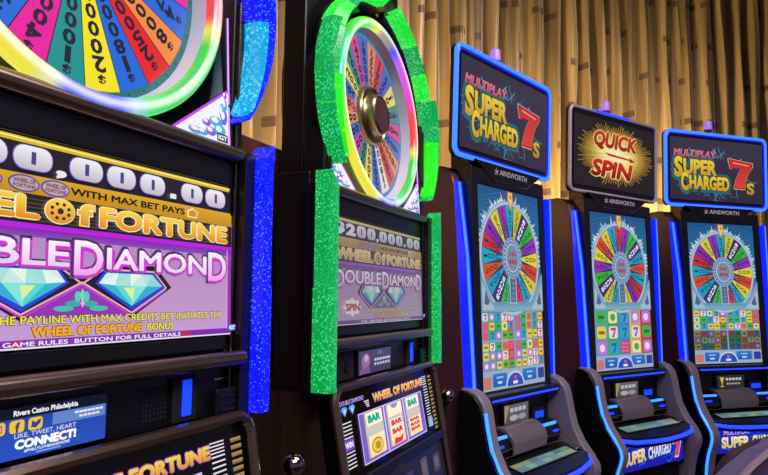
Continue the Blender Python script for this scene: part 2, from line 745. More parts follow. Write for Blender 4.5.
fine = spline(ctl, 230)
acc = [0.0]
for p, q in zip(fine, fine[1:]):
    acc.append(acc[-1] + (q - p).length)
NZ = 32
cv, cf, cuv = [], [], []
for i, p in enumerate(fine):
    a, b = fine[max(i - 1, 0)], fine[min(i + 1, len(fine) - 1)]
    t = (b - a).normalized()
    nrm = Vector((-t.y, t.x))
    for k in range(NZ + 1):
        z = 0.03 + 3.87 * k / NZ
        q = p + nrm * fold(acc[i], z) + t * (0.012 * math.sin(acc[i] * 40 + z * 2.2))
        cv.append((q.x, q.y, z))
        cuv.append((acc[i], z))
for i in range(len(fine) - 1):
    for k in range(NZ):
        a = i * (NZ + 1) + k
        cf.append((a, a + NZ + 1, a + NZ + 2, a + 1))
cme = bpy.data.meshes.new('curtain')
cme.from_pydata(cv, [], cf)
uvl = cme.uv_layers.new(name='UVMap')
buf = []
for l in cme.loops:
    buf += cuv[l.vertex_index]
uvl.data.foreach_set('uv', buf)
cme.polygons.foreach_set('use_smooth', [True] * len(cme.polygons))
cme.materials.append(curtain_mat())
cur = bpy.data.objects.new('curtain', cme)
col.objects.link(cur)
tag(cur, 'long pleated gold satin curtain with dark ribbon rows behind the slot machines', 'curtain')

# low dark wood wall behind the two wheel machines
mb = MB()
a0, a1 = local('A', -1.2, 0.16), local('A', 0.0, 0.16)
p = [local('A', -1.3, 0.17), local('A', 0.42, 0.17), local('B', 0.34, 0.17), local('B', 0.34, 0.23), local('A', 0.42, 0.23), local('A', -1.3, 0.23)]
mb.prism_z([(q.x, q.y) for q in p], 0.0, 1.72)
tag(mb.build('wall_left', wood, None, 0.004), kind='structure')

# uplight rails that wash the curtain
lamp_m = mat('lamp_warm', '#ffd9a0', 0.5, emis='#ffc070', es=6.0)


def uplight(k, x0, x1, y, z, power):
    a, b = local(k, x0, y, z), local(k, x1, y, z)
    rt = empty('uplight_rail', (a + b) / 2, POS[k][2])
    l = (b - a).length
    box('housing', black_m, rt, -l / 2, l / 2, -0.03, 0.03, -0.03, 0.0, 0.004)
    box('tube', lamp_m, rt, -l / 2 + 0.02, l / 2 - 0.02, -0.012, 0.012, 0.0, 0.012)
    MB().box(-0.01, 0.01, -0.01, 0.01, -z, -0.03).build('post', black_m, rt)
    d = bpy.data.lights.new('uplight', 'AREA')
    d.shape = 'RECTANGLE'
    d.size, d.size_y = l - 0.04, 0.03
    d.energy = power
    d.color = (1.0, 0.69, 0.33)
    o = bpy.data.objects.new('uplight', d)
    col.objects.link(o)
    o.parent = rt
    o.location = (0, 0.0, 0.016)
    o.rotation_euler = (R(180 - 22), 0, 0)
    return rt


tag(uplight('B', -0.28, 0.28, 0.42, 1.55, 9), 'slim black uplight rail behind the green-lit machine', 'light')
tag(uplight('C', -0.25, 0.25, 0.52, 1.70, 22), 'slim black uplight rail behind the third machine from the left', 'light')
tag(uplight('D', -0.25, 0.25, 0.52, 1.70, 22), 'slim black uplight rail behind the machine with the sunburst topper', 'light')
tag(uplight('E', -0.25, 0.25, 0.52, 1.70, 22), 'slim black uplight rail behind the rightmost machine', 'light')

# ------------------------------------------------------------------ wheel slot machines
WZ = 1.838      # height of the prize wheel's axis
WCOL = {'p': '#e6149b', 'b': '#1767d8', 'o': '#f08a3c', 'r': '#e31b1f', 'y': '#f4e211', 't': '#10908c', 'w': '#efe9da'}
RING = [(-179, '#30e060'), (-160, '#a8e820'), (-140, '#f0ea30'), (-112, '#f0e840'), (-106, '#e8e8c0'), (-101, '#4a5cf0'), (-82, '#3a58f0'),
        (-76, '#a8d0ff'), (-69, '#50e870'), (-56, '#22d838'), (-22, '#18d020'), (-14, '#f5e020'), (-8, '#f03020'),
        (14, '#ff3040'), (26, '#f040c8'), (54, '#d060ff'), (66, '#4a50ff'), (72, '#909098'), (86, '#a8a890'), (94, '#f0f060'),
        (108, '#70f040'), (140, '#28e040'), (165, '#20d8b0'), (179, '#30e060')]


def holed_plate(outer, cz, r_, y0, y1, n=72):
    """plate with a round hole: outer is a function angle -> (x,z)"""
    mb = MB()
    v = []
    for i in range(n):
        t = 2 * math.pi * i / n
        ox, oz = outer(t)
        ix, iz = r_ * math.cos(t), cz + r_ * math.sin(t)
        v += [(ix, y0, iz), (ox, y0, oz), (ox, y1, oz), (ix, y1, iz)]
    f = []
    for i in range(n):
        j = (i + 1) % n
        for q in range(4):
            f.append((i * 4 + q, i * 4 + (q + 1) % 4, j * 4 + (q + 1) % 4, j * 4 + q))
    return mb.add(v, f)


def box_outline(t, hw=0.272, z0=1.614, cz=WZ, ra=0.272):
    """square below the axis, round arch above"""
    c, s = math.cos(t), math.sin(t)
    if s >= 0:
        return ra * c, cz + ra * s
    k = min(hw / abs(c) if abs(c) > 1e-6 else 9, (cz - z0) / abs(s))
    return k * c, cz + k * s


def lean(o, t=0.055):
    """tip a part of the wheel box back about the lower edge of its glass"""
    p = Vector((0, 0, 1.612))
    m = Matrix.Rotation(-t, 3, 'X')
    o.location = p + m @ (Vector(o.location) - p)
    o.rotation_euler = (-t, 0, 0)
    return o


def diamond(pr, sgn, lay, dim):
    """one cut gem of the glass art, mirrored by sgn"""
    X = lambda a: a * sgn
    tl, tr, r_, b, l = (0.031, 1.4105), (0.110, 1.4105), (0.131, 1.3915), (0.075, 1.3625), (0.018, 1.3945)
    P = lambda p: (X(p[0]), p[1])
    pr.poly([P(q) for q in (tl, tr, r_, b, l)], dim('#1b3fd0'), lay)
    top = [(0.034, 1.4085), (0.052, 1.4085), (0.071, 1.4085), (0.090, 1.4085), (0.108, 1.4085)]
    gir = [(0.023, 1.3955), (0.047, 1.3935), (0.072, 1.393), (0.098, 1.393), (0.126, 1.3935)]
    cs = ['#cfeee6', '#9fdcd8', '#e2f4ea', '#a9e0da', '#bfeae4', '#8ed4d6']
    q = 0
    for i in range(4):
        pr.poly([P(top[i]), P(top[i + 1]), P(gir[i])], dim(cs[q % 6]), lay + 1)
        pr.poly([P(top[i + 1]), P(gir[i + 1]), P(gir[i])], dim(cs[(q + 2) % 6]), lay + 1)
        q += 1
    pt = (0.074, 1.368)
    cs2 = ['#2fb6d0', '#57d6d2', '#7fe3d8', '#31a9d6']
    for i in range(4):
        pr.poly([P(gir[i]), P(gir[i + 1]), P(pt)], dim(cs2[i]), lay + 1)
    pr.poly([P((0.06, 1.391)), P((0.078, 1.391)), P((0.075, 1.375))], dim('#d8efa0'), lay + 2)


def jackpot_art(parent, pm, tone):
    """the video glass below the wheel"""
    dim = tone
    oz = 1.4375
    x0, x1, z0, z1 = -0.280, 0.280, 1.323, 1.552
    a = Print(oz)
    a.rect(x0, x1, z0, z1, dim('#e9e2ee'), 1)
    a.rect(x0 + 0.003, x1 - 0.003, z0 + 0.003, z1 - 0.003, dim('#8d3bb0'), 2)
    # jackpot band
    a.rect(x0 + 0.002, x1 - 0.005, 1.5115, 1.5455, dim('#181018'), 3)
    a.rect(x0, x1 - 0.002, 1.5455, 1.552, dim('#d8b81e'), 3)
    a.rect(x0, x1 - 0.002, 1.5488, 1.5502, dim('#fff3a0'), 4)
    # gold band
    a.rect(x0 + 0.002, x1 - 0.005, 1.4905, 1.5115, dim('#d9a40c'), 3, dim('#c08a08'))
    # title band
    a.rect(x0 + 0.002, x1 - 0.005, 1.4585, 1.4905, dim('#1c1210'), 3)
    for k in range(6):
        a.rect(x0 + 0.004, x1 - 0.01, 1.4615 + k * 0.0046, 1.4625 + k * 0.0046, dim('#5a4a44'), 4)
    a.rect(x0 + 0.002, x1 - 0.005, 1.4525, 1.4585, dim('#b414e0'), 3)
    a.rect(x0 + 0.002, x1 - 0.005, 1.4385, 1.4525, dim('#7d1fa8'), 3, dim('#9c4bc0'))
    # lilac field with the right border
    a.rect(x0 + 0.004, x1 - 0.016, 1.333, 1.4435, dim('#b487bd'), 4, dim('#c39ace'))
    a.rect(x1 - 0.0165, x1 - 0.0145, 1.328, 1.4525, dim('#e3a8f0'), 4)
    a.rect(x0 + 0.004, x1 - 0.006, 1.325, 1.332, dim('#7a1fa6'), 5)
    # black hexagonal field round the gems
    hexo = [(0.0, 1.4120), (-0.030, 1.4200), (-0.116, 1.4200), (-0.145, 1.3925), (-0.075, 1.3525), (0.075, 1.3525), (0.145, 1.3925),
            (0.116, 1.4200), (0.030, 1.4200), (0.0, 1.4120)]
    a.poly(hexo[:1] + hexo[1:5] + [(0.0, 1.397)], dim('#1c0d18'), 5)
    a.poly([(0.0, 1.397)] + hexo[5:], dim('#1c0d18'), 5)
    a.poly([(0, 1.397), (-0.075, 1.3555), (0.075, 1.3555)], dim('#8e2fb0'), 6)
    for s_ in (-1, 1):
        fr = [(0.0, 1.394), (0.030, 1.4125), (0.112, 1.4125), (0.1345, 1.3915), (0.075, 1.3595), (0.0, 1.396)]
        a.line([(x * s_, z) for x, z in fr], 0.0022, dim('#f0a8b8'), 7)
        a.line([(x * s_ * 0.985, z - 0.003 if z < 1.4 else z) for x, z in fr[3:]], 0.0022, dim('#c23ad0'), 7)
        diamond(a, s_, 8, dim)
    # fleur between the gems
    for s_ in (-1, 1):
        a.ell(s_ * 0.012, 1.371, 0.010, 0.0035, dim('#2fae96'), 9)
        a.ell(s_ * 0.024, 1.3655, 0.013, 0.0032, dim('#3fbf9f'), 9)
        a.ell(s_ * 0.006, 1.379, 0.004, 0.0065, dim('#4ecfae'), 9)
    a.poly([(0, 1.389), (0.004, 1.381), (0, 1.372), (-0.004, 1.381)], dim('#6fd8c0'), 10)
    a.poly([(0, 1.377), (0.0028, 1.372), (0, 1.366), (-0.0028, 1.372)], dim('#f0a8e0'), 11)
    a.build('screen_picture', pm, parent)

    b = Print(oz, 6)
    # jackpot amount
    cells = [('$', -0.249, -0.205), ('2', -0.199, -0.152), ('0', -0.146, -0.098), ('0', -0.091, -0.045), (',', -0.040, -0.026), ('0', -0.022, 0.024),
             ('0', 0.031, 0.076), ('0', 0.084, 0.128), ('.', 0.138, 0.150), ('0', 0.160, 0.204), ('0', 0.211, 0.256)]
    for ch, u, v in cells:
        if ch == ',':
            b.text(ch, u, v, 1.5125, 1.5225, dim('#e7e3ee'), 3, bold=0.05)
        elif ch == '.':
            b.rrect(u, v, 1.5165, 1.5235, 0.002, dim('#e7e3ee'), 3)
        elif ch == '0':
            b.rrect(u - 0.0012, v + 0.0012, 1.5155, 1.5435, 0.0125, dim('#6a4fb0'), 2)
            b.rrect(u, v, 1.5165, 1.5425, 0.012, dim('#f1eef4'), 3, dim('#bdb7c4'))
            b.rect((u + v) / 2 - 0.0028, (u + v) / 2 + 0.0028, 1.5225, 1.5365, dim('#4a3d86'), 4)
        else:
            b.text(ch, u, v, 1.5155, 1.5435, dim('#6a4fb0'), 2, bold=0.08, grow=0.001)
            b.text(ch, u, v, 1.5165, 1.5425, dim('#efecf3'), 3, bold=0.06)
    b.build('jackpot_lettering', pm, parent)

    c = Print(oz, 6)
    for u in (-0.0775, -0.0395, -0.120):
        c.ell(u, 1.5005, 0.0185, 0.0095, dim('#5d3f96'), 2)
        c.ell(u, 1.5005, 0.0165, 0.0078, dim('#b7a2b8'), 3)
        c.text('WHEEL OF', u - 0.013, u + 0.013, 1.5005, 1.5055, dim('#7a4a1c'), 4, bold=0.04)
        c.text('FORTUNE', u - 0.013, u + 0.013, 1.4955, 1.4995, dim('#7a4a1c'), 4, bold=0.04)
    c.text('WITH MAX BET PAYS', -0.020, 0.168, 1.4965, 1.5055, dim('#22160a'), 2, bold=0.035)
    ar = [(0.1735, 1.4945), (0.1935, 1.4945), (0.1935, 1.502), (0.1975, 1.502), (0.1835, 1.5085), (0.1695, 1.502), (0.1735, 1.502)]
    c.poly(ar, dim('#fff0b0'), 2)
    c.poly([(0.5 * (x - 0.1835) * 1.6 + 0.1835, (z - 1.5) * 0.75 + 1.5) for x, z in ar], dim('#c9910a'), 3)
    # title
    gold, gold2 = dim('#f6d34a'), dim('#e08410')
    for tx, u, v in (('WHEEL', -0.247, -0.058), ('f', -0.010, 0.014), ('FORTUNE', 0.021, 0.262)):
        c.otext(tx, u, v, 1.4625, 1.4885, gold, dim('#fff0c0'), 3, gold2, bold=0.045, ob=0.075, grow=0.001)
    c.ell(-0.033, 1.4755, 0.0200, 0.0150, dim('#fff0c0'), 3)
    c.ell(-0.033, 1.4755, 0.0190, 0.0140, gold, 4, gold2)
    c.ell(-0.033, 1.4755, 0.0040, 0.0036, dim('#3a200c'), 5)
    for k in range(8):
        t = math.pi / 8 + k * math.pi / 4
        c.ell(-0.033 + 0.0115 * math.cos(t), 1.4755 + 0.0085 * math.sin(t), 0.0024, 0.0020, dim('#3a200c'), 5, n=10)
    c.build('title_lettering', pm, parent)

    d = Print(oz, 9)
    for tx, u, v, zb, zt in (('D', -0.254, -0.214, 1.404, 1.441), ('OUBLE', -0.211, -0.020, 1.4125, 1.4415),
                             ('D', -0.014, 0.027, 1.404, 1.4445), ('IAMON', 0.032, 0.212, 1.4125, 1.4395), ('D', 0.216, 0.257, 1.404, 1.4465)):
        d.text(tx, u, v, zb, zt, dim('#3a6f78'), 1, bold=0.07, grow=0.0042)
        d.text(tx, u, v, zb, zt, dim('#5a1270'), 2, bold=0.06, grow=0.0032)
        d.text(tx, u + 0.0015, v + 0.0015, zb - 0.0022, zt - 0.0022, dim('#d22fd6'), 3, bold=0.06, grow=0.0006)
        d.text(tx, u, v, zb, zt, dim('#fbf4fb'), 4, dim('#f09be6') if tx == 'D' else dim('#e2cfe6'), bold=0.018)
    d.build('game_name_lettering', pm, parent)

    e = Print(oz, 12)
    e.otext('THE PAYLINE WITH MAX CREDITS BET INITIATES THE', -0.109, 0.246, 1.3492, 1.3582, dim('#e8e23a'), dim('#3a3410'), 1, bold=0.014, ob=0.06, grow=0.0008)
    e.otext('WHEEL OF FORTUNE', -0.064, 0.090, 1.3352, 1.3462, dim('#f0a818'), dim('#4a2408'), 1, bold=0.05, ob=0.09, grow=0.0008)
    e.otext('BONUS', 0.099, 0.146, 1.3358, 1.3455, dim('#e8e23a'), dim('#3a3410'), 1, bold=0.03, ob=0.09, grow=0.0008)
    e.text('PUSH  GAME RULES  BUTTON FOR FULL DETAILS', -0.135, 0.160, 1.3262, 1.3312, dim('#f4eef8'), 2, bold=0.014)
    e.rect(0.163, 0.180, 1.3256, 1.3318, dim('#c02038'), 1)
    e.rect(-0.085, -0.075, 1.3256, 1.3318, dim('#c02038'), 1)
    e.rrect(0.262, 0.2795, 1.3285, 1.3385, 0.0015, dim('#2060a8'), 3)
    e.text('IGT', 0.2640, 0.2780, 1.3303, 1.3368, dim('#e8f4ff'), 4, bold=0.05)
    # spin burst at the left
    st = []
    for k in range(16):
        t = 2 * math.pi * k / 16
        q = 1.0 if k % 2 == 0 else 0.72
        st.append((-0.178 + 0.046 * q * math.cos(t), 1.361 + 0.021 * q * math.sin(t)))
    e.poly(st, dim('#f4ecec'), 1)
    e.otext('SPIN', -0.212, -0.144, 1.352, 1.369, dim('#d22020'), dim('#fff6f0'), 2, bold=0.06, ob=0.10, grow=0.001)
    e.build('paytable_lettering', pm, parent)


def wing_piece(a0, a1, r0, r1, s_, y0, y1, n=5):
    """curved acrylic block between two angles; r0/r1 give (inner, outer) radius at each end; s_ mirrors in x"""
    v = []
    for i in range(n + 1):
        u = i / n
        t = R(a0 + (a1 - a0) * u)
        ri = r0[0] + (r1[0] - r0[0]) * u
        ro = r0[1] + (r1[1] - r0[1]) * u
        rm = ri + (ro - ri) * 0.3
        c, s = math.cos(t) * s_, math.sin(t)
        v += [(ri * c, y0 + 0.02, WZ + ri * s), (rm * c, y0, WZ + rm * s), (ro * c, y0 + 0.016, WZ + ro * s), (ro * c, y1, WZ + ro * s), (ri * c, y1, WZ + ri * s)]
    f = []
    for i in range(n):
        for q in range(5):
            f.append((i * 5 + q, i * 5 + (q + 1) % 5, i * 5 + 5 + (q + 1) % 5, i * 5 + 5 + q))
    f += [(0, 1, 2, 3, 4), tuple(n * 5 + q for q in (4, 3, 2, 1, 0))]
    return MB().add(v, f)


def wheel_machine(k, label, leds, tone, es_l, rot, seq, info, ring_stops):
    X, Y, ph = POS[k]
    root = tag(empty('slot_machine', (X, Y, 0), ph), label, 'slot machine', 'slot machines with prize wheels')
    bright, deep, inner = leds
    # base cabinet
    MB().prism_x([(0.165, 0.0), (0.165, 1.215), (0.005, 1.215), (0.005, 1.2), (-0.056, 0.865), (-0.17, 0.845), (-0.17, 0.79), (-0.05, 0.76), (-0.05, 0.0)],
                 -0.295, 0.295).build('base_cabinet', wood_b, root, 0.006)
    # tower
    box('tower', black, root, -0.302, 0.302, 0.03, 0.11, 1.20, 1.64, 0.004)
    pts = [box_outline(2 * math.pi * i / 48, 0.278, 1.60, WZ, 0.276) for i in range(48)]
    lean(MB().prism(pts, 0.04, 0.11).build('wheel_housing', black, root, 0.004))
    box('rear_housing', black, root, -0.288, 0.288, 0.055, 0.112, 1.60, 2.09, 0.006)
    lean(holed_plate(box_outline, WZ, 0.226, 0.004, 0.042).build('wheel_surround', gloss, root, 0.002))
    # chrome stiles each side
    for s in (-1, 1):
        MB().tube([(s * 0.2775, -0.004, 1.205), (s * 0.2775, -0.004, 1.86)], 0.003, 10).build('stile', dchrome, root)
        box('frame_post', black, root, min(s * 0.268, s * 0.297), max(s * 0.268, s * 0.297), 0.0, 0.05, 1.20, 1.88, 0.004)
    n_before = set(root.children)
    # prize wheel (sub-parts: wedges, figures, rim)
    disc = MB().lathe([(0.0001, 0.0), (0.2045, 0.0), (0.2045, 0.006), (0.0001, 0.006)], 64).build('prize_wheel', mat('wheel_back', '#0b4f50', 0.4), root, loc=(0, 0.025, WZ))
    rim = Print()
    rim.ringseg(0, 0, 0.192, 0.2042, 0, 360, '#1d6f72' if k == 'A' else '#4a7fae', 1)
    for i in range(44):
        t = 2 * math.pi * i / 44
        rim.ell(0.198 * math.cos(t), 0.198 * math.sin(t), 0.0018, 0.0018, '#0d3b40', 2, n=6)
    rim.build('wheel_rim', print_mat('lit_print', 1.0), disc)
    st = 360 / 22
    vals = ['$1000', '$4700', '$8000', '$25000', '$18000', '$20000', '$10000', '$4000', '$3000', '$5000', '$9000', '$7500', '$6000', '$12000']
    pmw = print_mat('lit_wheel_' + k, 1.0 if k == 'A' else 0.82)
    for i, ch in enumerate(seq):
        am = rot - i * st
        wd = Print()
        n = 3
        p0 = [(0.045 * math.cos(R(am - st / 2)), 0.045 * math.sin(R(am - st / 2)))]
        p0 += [(0.193 * math.cos(R(am - st / 2 + st * q / n)), 0.193 * math.sin(R(am - st / 2 + st * q / n))) for q in range(n + 1)]
        p0 += [(0.045 * math.cos(R(am + st / 2)), 0.045 * math.sin(R(am + st / 2)))]
        wd.poly(p0, tone(WCOL[ch], 1), 1)
        for e_ in (-1, 1):
            t = R(am + e_ * st / 2)
            wd.line([(0.045 * math.cos(t), 0.045 * math.sin(t)), (0.193 * math.cos(t), 0.193 * math.sin(t))], 0.0012, '#1a1030', 2)
        t = R(am)
        val = vals[i % len(vals)]
        r_ = 0.183
        for q, chh in enumerate(val):
            h = 0.0115 if chh == '$' else (0.021 if q == 1 else 0.0195)
            wdt = (0.012 if chh == '$' else 0.0195) * (0.55 + 0.45 * r_ / 0.17)
            if chh == '1':
                wdt *= 0.84
            rr = r_ - h / 2
            wd.char(chh, rr * math.cos(t), rr * math.sin(t), wdt, h, t - math.pi / 2, '#20102a', 3, bold=0.035)
            r_ -= h + 0.0022
        o = wd.build('wedge', pmw, disc)
    # hub
    MB().lathe([(0.044, -0.034), (0.049, -0.030), (0.051, -0.012), (0.054, -0.009), (0.066, -0.008), (0.070, -0.012), (0.073, -0.008), (0.074, 0.0)], 48).build(
        'wheel_hub', mat('brass_hub', '#b39a72', 0.28, 1.0, noise=0.2), root, loc=(0, 0.024, WZ))
    MB().lathe([(0.0001, -0.0325), (0.030, -0.0325), (0.0445, -0.0315), (0.0445, -0.02), (0.0001, -0.02)], 40).build(
        'hub_glass', mat('hub_maroon', '#4a3034', 0.25, noise=0.3, nscale=60), root, loc=(0, 0.024, WZ))
    # sloping reflector between wheel and tube, then the LED tube
    MB().lathe([(0.203, 0.026), (0.2045, 0.010), (0.206, -0.002), (0.212, -0.002), (0.212, 0.032)], 72, closed=True).build(
        'reflector_ring', mat('frosted_white', '#c4c4ca', 0.35), root, loc=(0, 0, WZ))
    prof = [(0.2175 + 0.0125 * math.cos(R(a)), -0.006 - 0.014 * math.sin(R(a))) for a in range(-20, 201, 20)]
    MB().lathe(prof, 96, closed=True).build('light_ring', ring_mat('light_ring_' + k, ring_stops, 0.2165, 0.0085, 0.95), root, loc=(0, 0, WZ), smooth=60)
    for o in set(root.children) - n_before:
        lean(o)
        o.scale = (1.03, 1.0, 1.03)
    # painted corner glasses
    cg = print_mat('lit_print', 1.0)
    for s in (-1, 1):
        pr = Print(0)
        tri = [(s * 0.268, 1.619), (s * 0.268, 1.712), (s * 0.140, 1.619)]
        pr.poly(tri, '#f3f0fb', 1)
        pr.line(tri + tri[:1], 0.004, '#c63cf0', 2)
        for (cx, cz, rx, rz, cc) in ((0.236, 1.652, 0.016, 0.008, '#38b8d0'), (0.190, 1.628, 0.016, 0.006, '#6a8ce0'), (0.258, 1.700, 0.004, 0.006, '#a050d0'), (0.250, 1.672, 0.006, 0.014, '#38b8d0'), (0.214, 1.646, 0.010, 0.006, '#a050d0'), (0.245, 1.640, 0.014, 0.010, '#38b8d0'), (0.224, 1.634, 0.012, 0.007, '#8a5cd8'), (0.255, 1.664, 0.008, 0.013, '#6a6ad8'),
                                     (0.205, 1.628, 0.012, 0.005, '#38b8d0'), (0.238, 1.655, 0.007, 0.006, '#a050d0'), (0.258, 1.684, 0.005, 0.010, '#40b0d0')):
            pr.ell(s * cx, cz, rx, rz, cc, 2, n=14)
            pr.ell(s * (cx - 0.003), cz + 0.002, rx * 0.55, rz * 0.5, '#f3f0fb', 3, n=12)
        pr.rrect(s * 0.250 - 0.013, s * 0.250 + 0.013, 1.6225, 1.6355, 0.002, '#202a60', 4)
        pr.text('IGT', s * 0.250 - 0.0105, s * 0.250 + 0.0105, 1.6250, 1.6330, '#f0f4ff', 5, bold=0.04)
        lean(pr.build('corner_glass', cg, root, loc=(0, 0.003, 0)))
    # neon line along the lower edge of the wheel glass, chrome bar below
    box('neon_edge', mat('neon_violet', '#a050f0', 0.3, emis='#d59cff', es=1.1), root, -0.268, 0.268, -0.003, 0.006, 1.6145, 1.6185)
    for s in (-1, 1):
        lean(box('neon_edge', mat('neon_violet', '#a050f0'), root, s * 0.2680 - 0.0008, s * 0.2680 + 0.0008, 0.0012, 0.0045, 1.619, 1.835))
    MB().tube([(-0.287, -0.006, 1.605), (0.287, -0.006, 1.605)], 0.0125, 14).build('chrome_bar', chrome, root)
    # video glass: bezel, display, artwork
    holed = [(-0.275, 1.300, 1.3215), (-0.275, 1.5535, 1.594)]
    for _, za, zb in holed:
        box('bezel', black, root, -0.268, 0.268, -0.004, 0.03, za, zb, 0.003)
    dsp = box('video_display', gloss, root, -0.281, 0.281, 0.0, 0.02, -0.1155, 0.1155, 0.001, loc=(0, -0.001, 1.4375), rot=(-0.033, 0, 0))
    jackpot_art(dsp, print_mat('video_glass_' + k, es_l, 0.2, 0.5), lambda c: tone(c, 0))
    # ledge bar under the display
    MB().tube([(-0.284, -0.022, 1.2875), (0.284, -0.022, 1.2875)], 0.0115, 14).build('chrome_bar', chrome, root)
    # service strip
    box('service_panel', black, root, -0.284, 0.284, 0.0, 0.03, 1.203, 1.277, 0.002)
    ds = box('info_display', gloss, root, -0.142, 0.047, -0.006, 0.002, 1.207, 1.266, 0.003)
    info(ds)
    pl = box('card_reader', black_m, root, 0.155, 0.203, -0.008, 0.002, 1.205, 1.270, 0.004)
    box('reader_light', mat('reader_blue', '#0a40ff', 0.3, emis='#1238ff', es=1.2), pl, 0.170, 0.188, -0.0105, -0.008, 1.2145, 1.2645, 0.0015)
    gr = MB()
    for a in range(7):
        for b in range(7):
            gr.box(0.105 + a * 0.0065, 0.108 + a * 0.0065, -0.0015, 0.001, 1.2165 + b * 0.0065, 1.2195 + b * 0.0065)
    tag(gr.build('speaker_grille', mat('grille_dark', '#1f1c22', 0.5), root), kind='stuff')
    bv = box('bill_acceptor', black, root, 0.236, 0.282, -0.014, 0.002, 1.205, 1.243, 0.002)
    for q in range(3):
        box('slot_rib', dchrome, bv, 0.240, 0.279, -0.0165, -0.014, 1.2105 + q * 0.010, 1.2135 + q * 0.010)
    box('ticket_slot', silver, root, 0.244, 0.276, -0.003, 0.002, 1.2555, 1.2585)
    hs = box('headset_panel', black_m, root, -0.232, -0.160, -0.006, 0.002, 1.207, 1.266, 0.003)
    MB().tube([(-0.196, -0.010, 1.237), (-0.196, -0.004, 1.237)], 0.012, 16).build('jack', dchrome, hs)

    # reel glass: sloping door
    T = 0.18
    door = MB()
    pv = []
    for s, z, r_ in ((1, 0.0, 0.028), (-1, 0.0, 0.028)):
        for i in range(6):
            t = R(90 * i / 5) if s == 1 else R(90 + 90 * i / 5)
            pv.append((s * 0.296 - s * r_ + r_ * math.cos(t), -r_ + r_ * math.sin(t)))
    pv += [(-0.296, -0.186), (0.296, -0.186)]
    dr = MB().prism(pv, 0.0, 0.03).build('reel_door', gloss, root, 0.002, loc=(0, -0.018, 1.199), rot=(-T, 0, 0))
    edge = [(0.2945, -0.010, -0.186)] + [(x, -0.010, z) for x, z in pv[:12]] + [(-0.2945, -0.010, -0.186)]
    MB().tube(edge, 0.009, 8).build('door_trim', chrome, dr)
    box('door_sill', black, dr, -0.296, 0.296, -0.012, 0.03, -0.200, -0.180, 0.003)
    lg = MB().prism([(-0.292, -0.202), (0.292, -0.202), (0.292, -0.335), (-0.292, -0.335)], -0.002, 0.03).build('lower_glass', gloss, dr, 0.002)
    lgp = Print()  # blurred purple and grey reflections, painted onto the lower glass as dim shapes
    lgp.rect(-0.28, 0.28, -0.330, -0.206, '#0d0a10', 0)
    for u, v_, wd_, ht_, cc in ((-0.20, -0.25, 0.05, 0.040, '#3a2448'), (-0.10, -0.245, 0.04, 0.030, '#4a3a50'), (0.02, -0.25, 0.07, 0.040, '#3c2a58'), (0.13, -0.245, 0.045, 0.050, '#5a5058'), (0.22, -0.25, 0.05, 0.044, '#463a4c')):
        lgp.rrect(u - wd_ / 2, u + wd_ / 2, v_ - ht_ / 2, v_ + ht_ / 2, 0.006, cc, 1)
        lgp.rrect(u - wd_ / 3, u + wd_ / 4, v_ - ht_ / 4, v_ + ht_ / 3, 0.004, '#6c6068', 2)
    for s in (-1, 1):
        MB().tube([(s * 0.2945, -0.008, -0.186), (s * 0.2945, -0.008, -0.335)], 0.008, 8).build('side_trim', chrome, lg)
    lgp.build('lower_reflections', print_mat('reflection_print', 0.8), lg, loc=(0, -0.0025, 0))
    lp = print_mat('lit_print', 1.0)
    pr = Print()
    gold, gold2 = '#f7d24c', '#dd8a18'
    pr.otext('WHEEL OF FORTUNE', -0.105, 0.212, -0.050, -0.030, gold, '#7a3cb0', 2, gold2, bold=0.06, ob=0.10, grow=0.0015)
    pr.text('DOUBLE DIAMOND', -0.262, -0.150, -0.036, -0.027, '#b79cf0', 2, bold=0.02)
    for q in (-0.245, -0.210):
        pr.poly([(q - 0.014, -0.044), (q - 0.008, -0.039), (q + 0.008, -0.039), (q + 0.014, -0.044), (q, -0.058)], '#5aa0f8', 2)
        pr.poly([(q - 0.006, -0.044), (q + 0.006, -0.044), (q, -0.055)], '#b8dcff', 3)
    for q in range(16):
        z = -0.050 - q * 0.0072
        pr.rect(0.214, 0.243, z, z + 0.0022, '#e8e4ec', 2)
        if q > 2:
            pr.rect(-0.262, -0.222, z, z + 0.0022, '#e8e4ec', 2)
    for q in range(4):
        pr.rect(-0.150 + q * 0.004, -0.126, -0.042 - q * 0.004, -0.040 - q * 0.004, '#e8e4ec', 1)
        pr.rect(0.212, 0.243, -0.030 - q * 0.0048, -0.0282 - q * 0.0048, '#e8e4ec', 2)
    pr.rrect(-0.268, -0.222, -0.124, -0.102, 0.003, '#7a3cb8', 3)
    pr.text('WIN', -0.262, -0.228, -0.119, -0.107, '#f2ecff', 4, bold=0.04)
    pr.rrect(0.216, 0.246, -0.160, -0.138, 0.002, '#9ab4e0', 3)
    for q in range(14):
        z = -0.030 - q * 0.0105
        pr.rect(0.258, 0.282, z - 0.006, z, '#b8985c', 2, '#6a5228')
    pr.build('door_lettering', lp, dr, loc=(0, 0, 0))
    # window frame and three reels
    fr = Print()
    fr.rect(-0.190, 0.190, -0.166, -0.062, '#7c5cc4', 1)
    fr.rect(-0.190, 0.190, -0.0645, -0.062, '#d8c4ff', 2)
    fr.rect(-0.190, 0.190, -0.166, -0.1635, '#d8c4ff', 2)
    for s in (-1, 1):
        fr.rect(s * 0.1885 - 0.0015, s * 0.1885 + 0.0015, -0.166, -0.062, '#d8c4ff', 2)
        fr.rect(s * 0.059 - 0.003, s * 0.059 + 0.003, -0.162, -0.062, '#e4d6ff', 2)
    fr.build('reel_window', lp, dr, loc=(0, -0.001, 0))
    sets = [['BAR', None, 'COIN'], ['SEVEN', 'BAR2', 'CHERRY'], ['BAR', None, 'BAR3']]
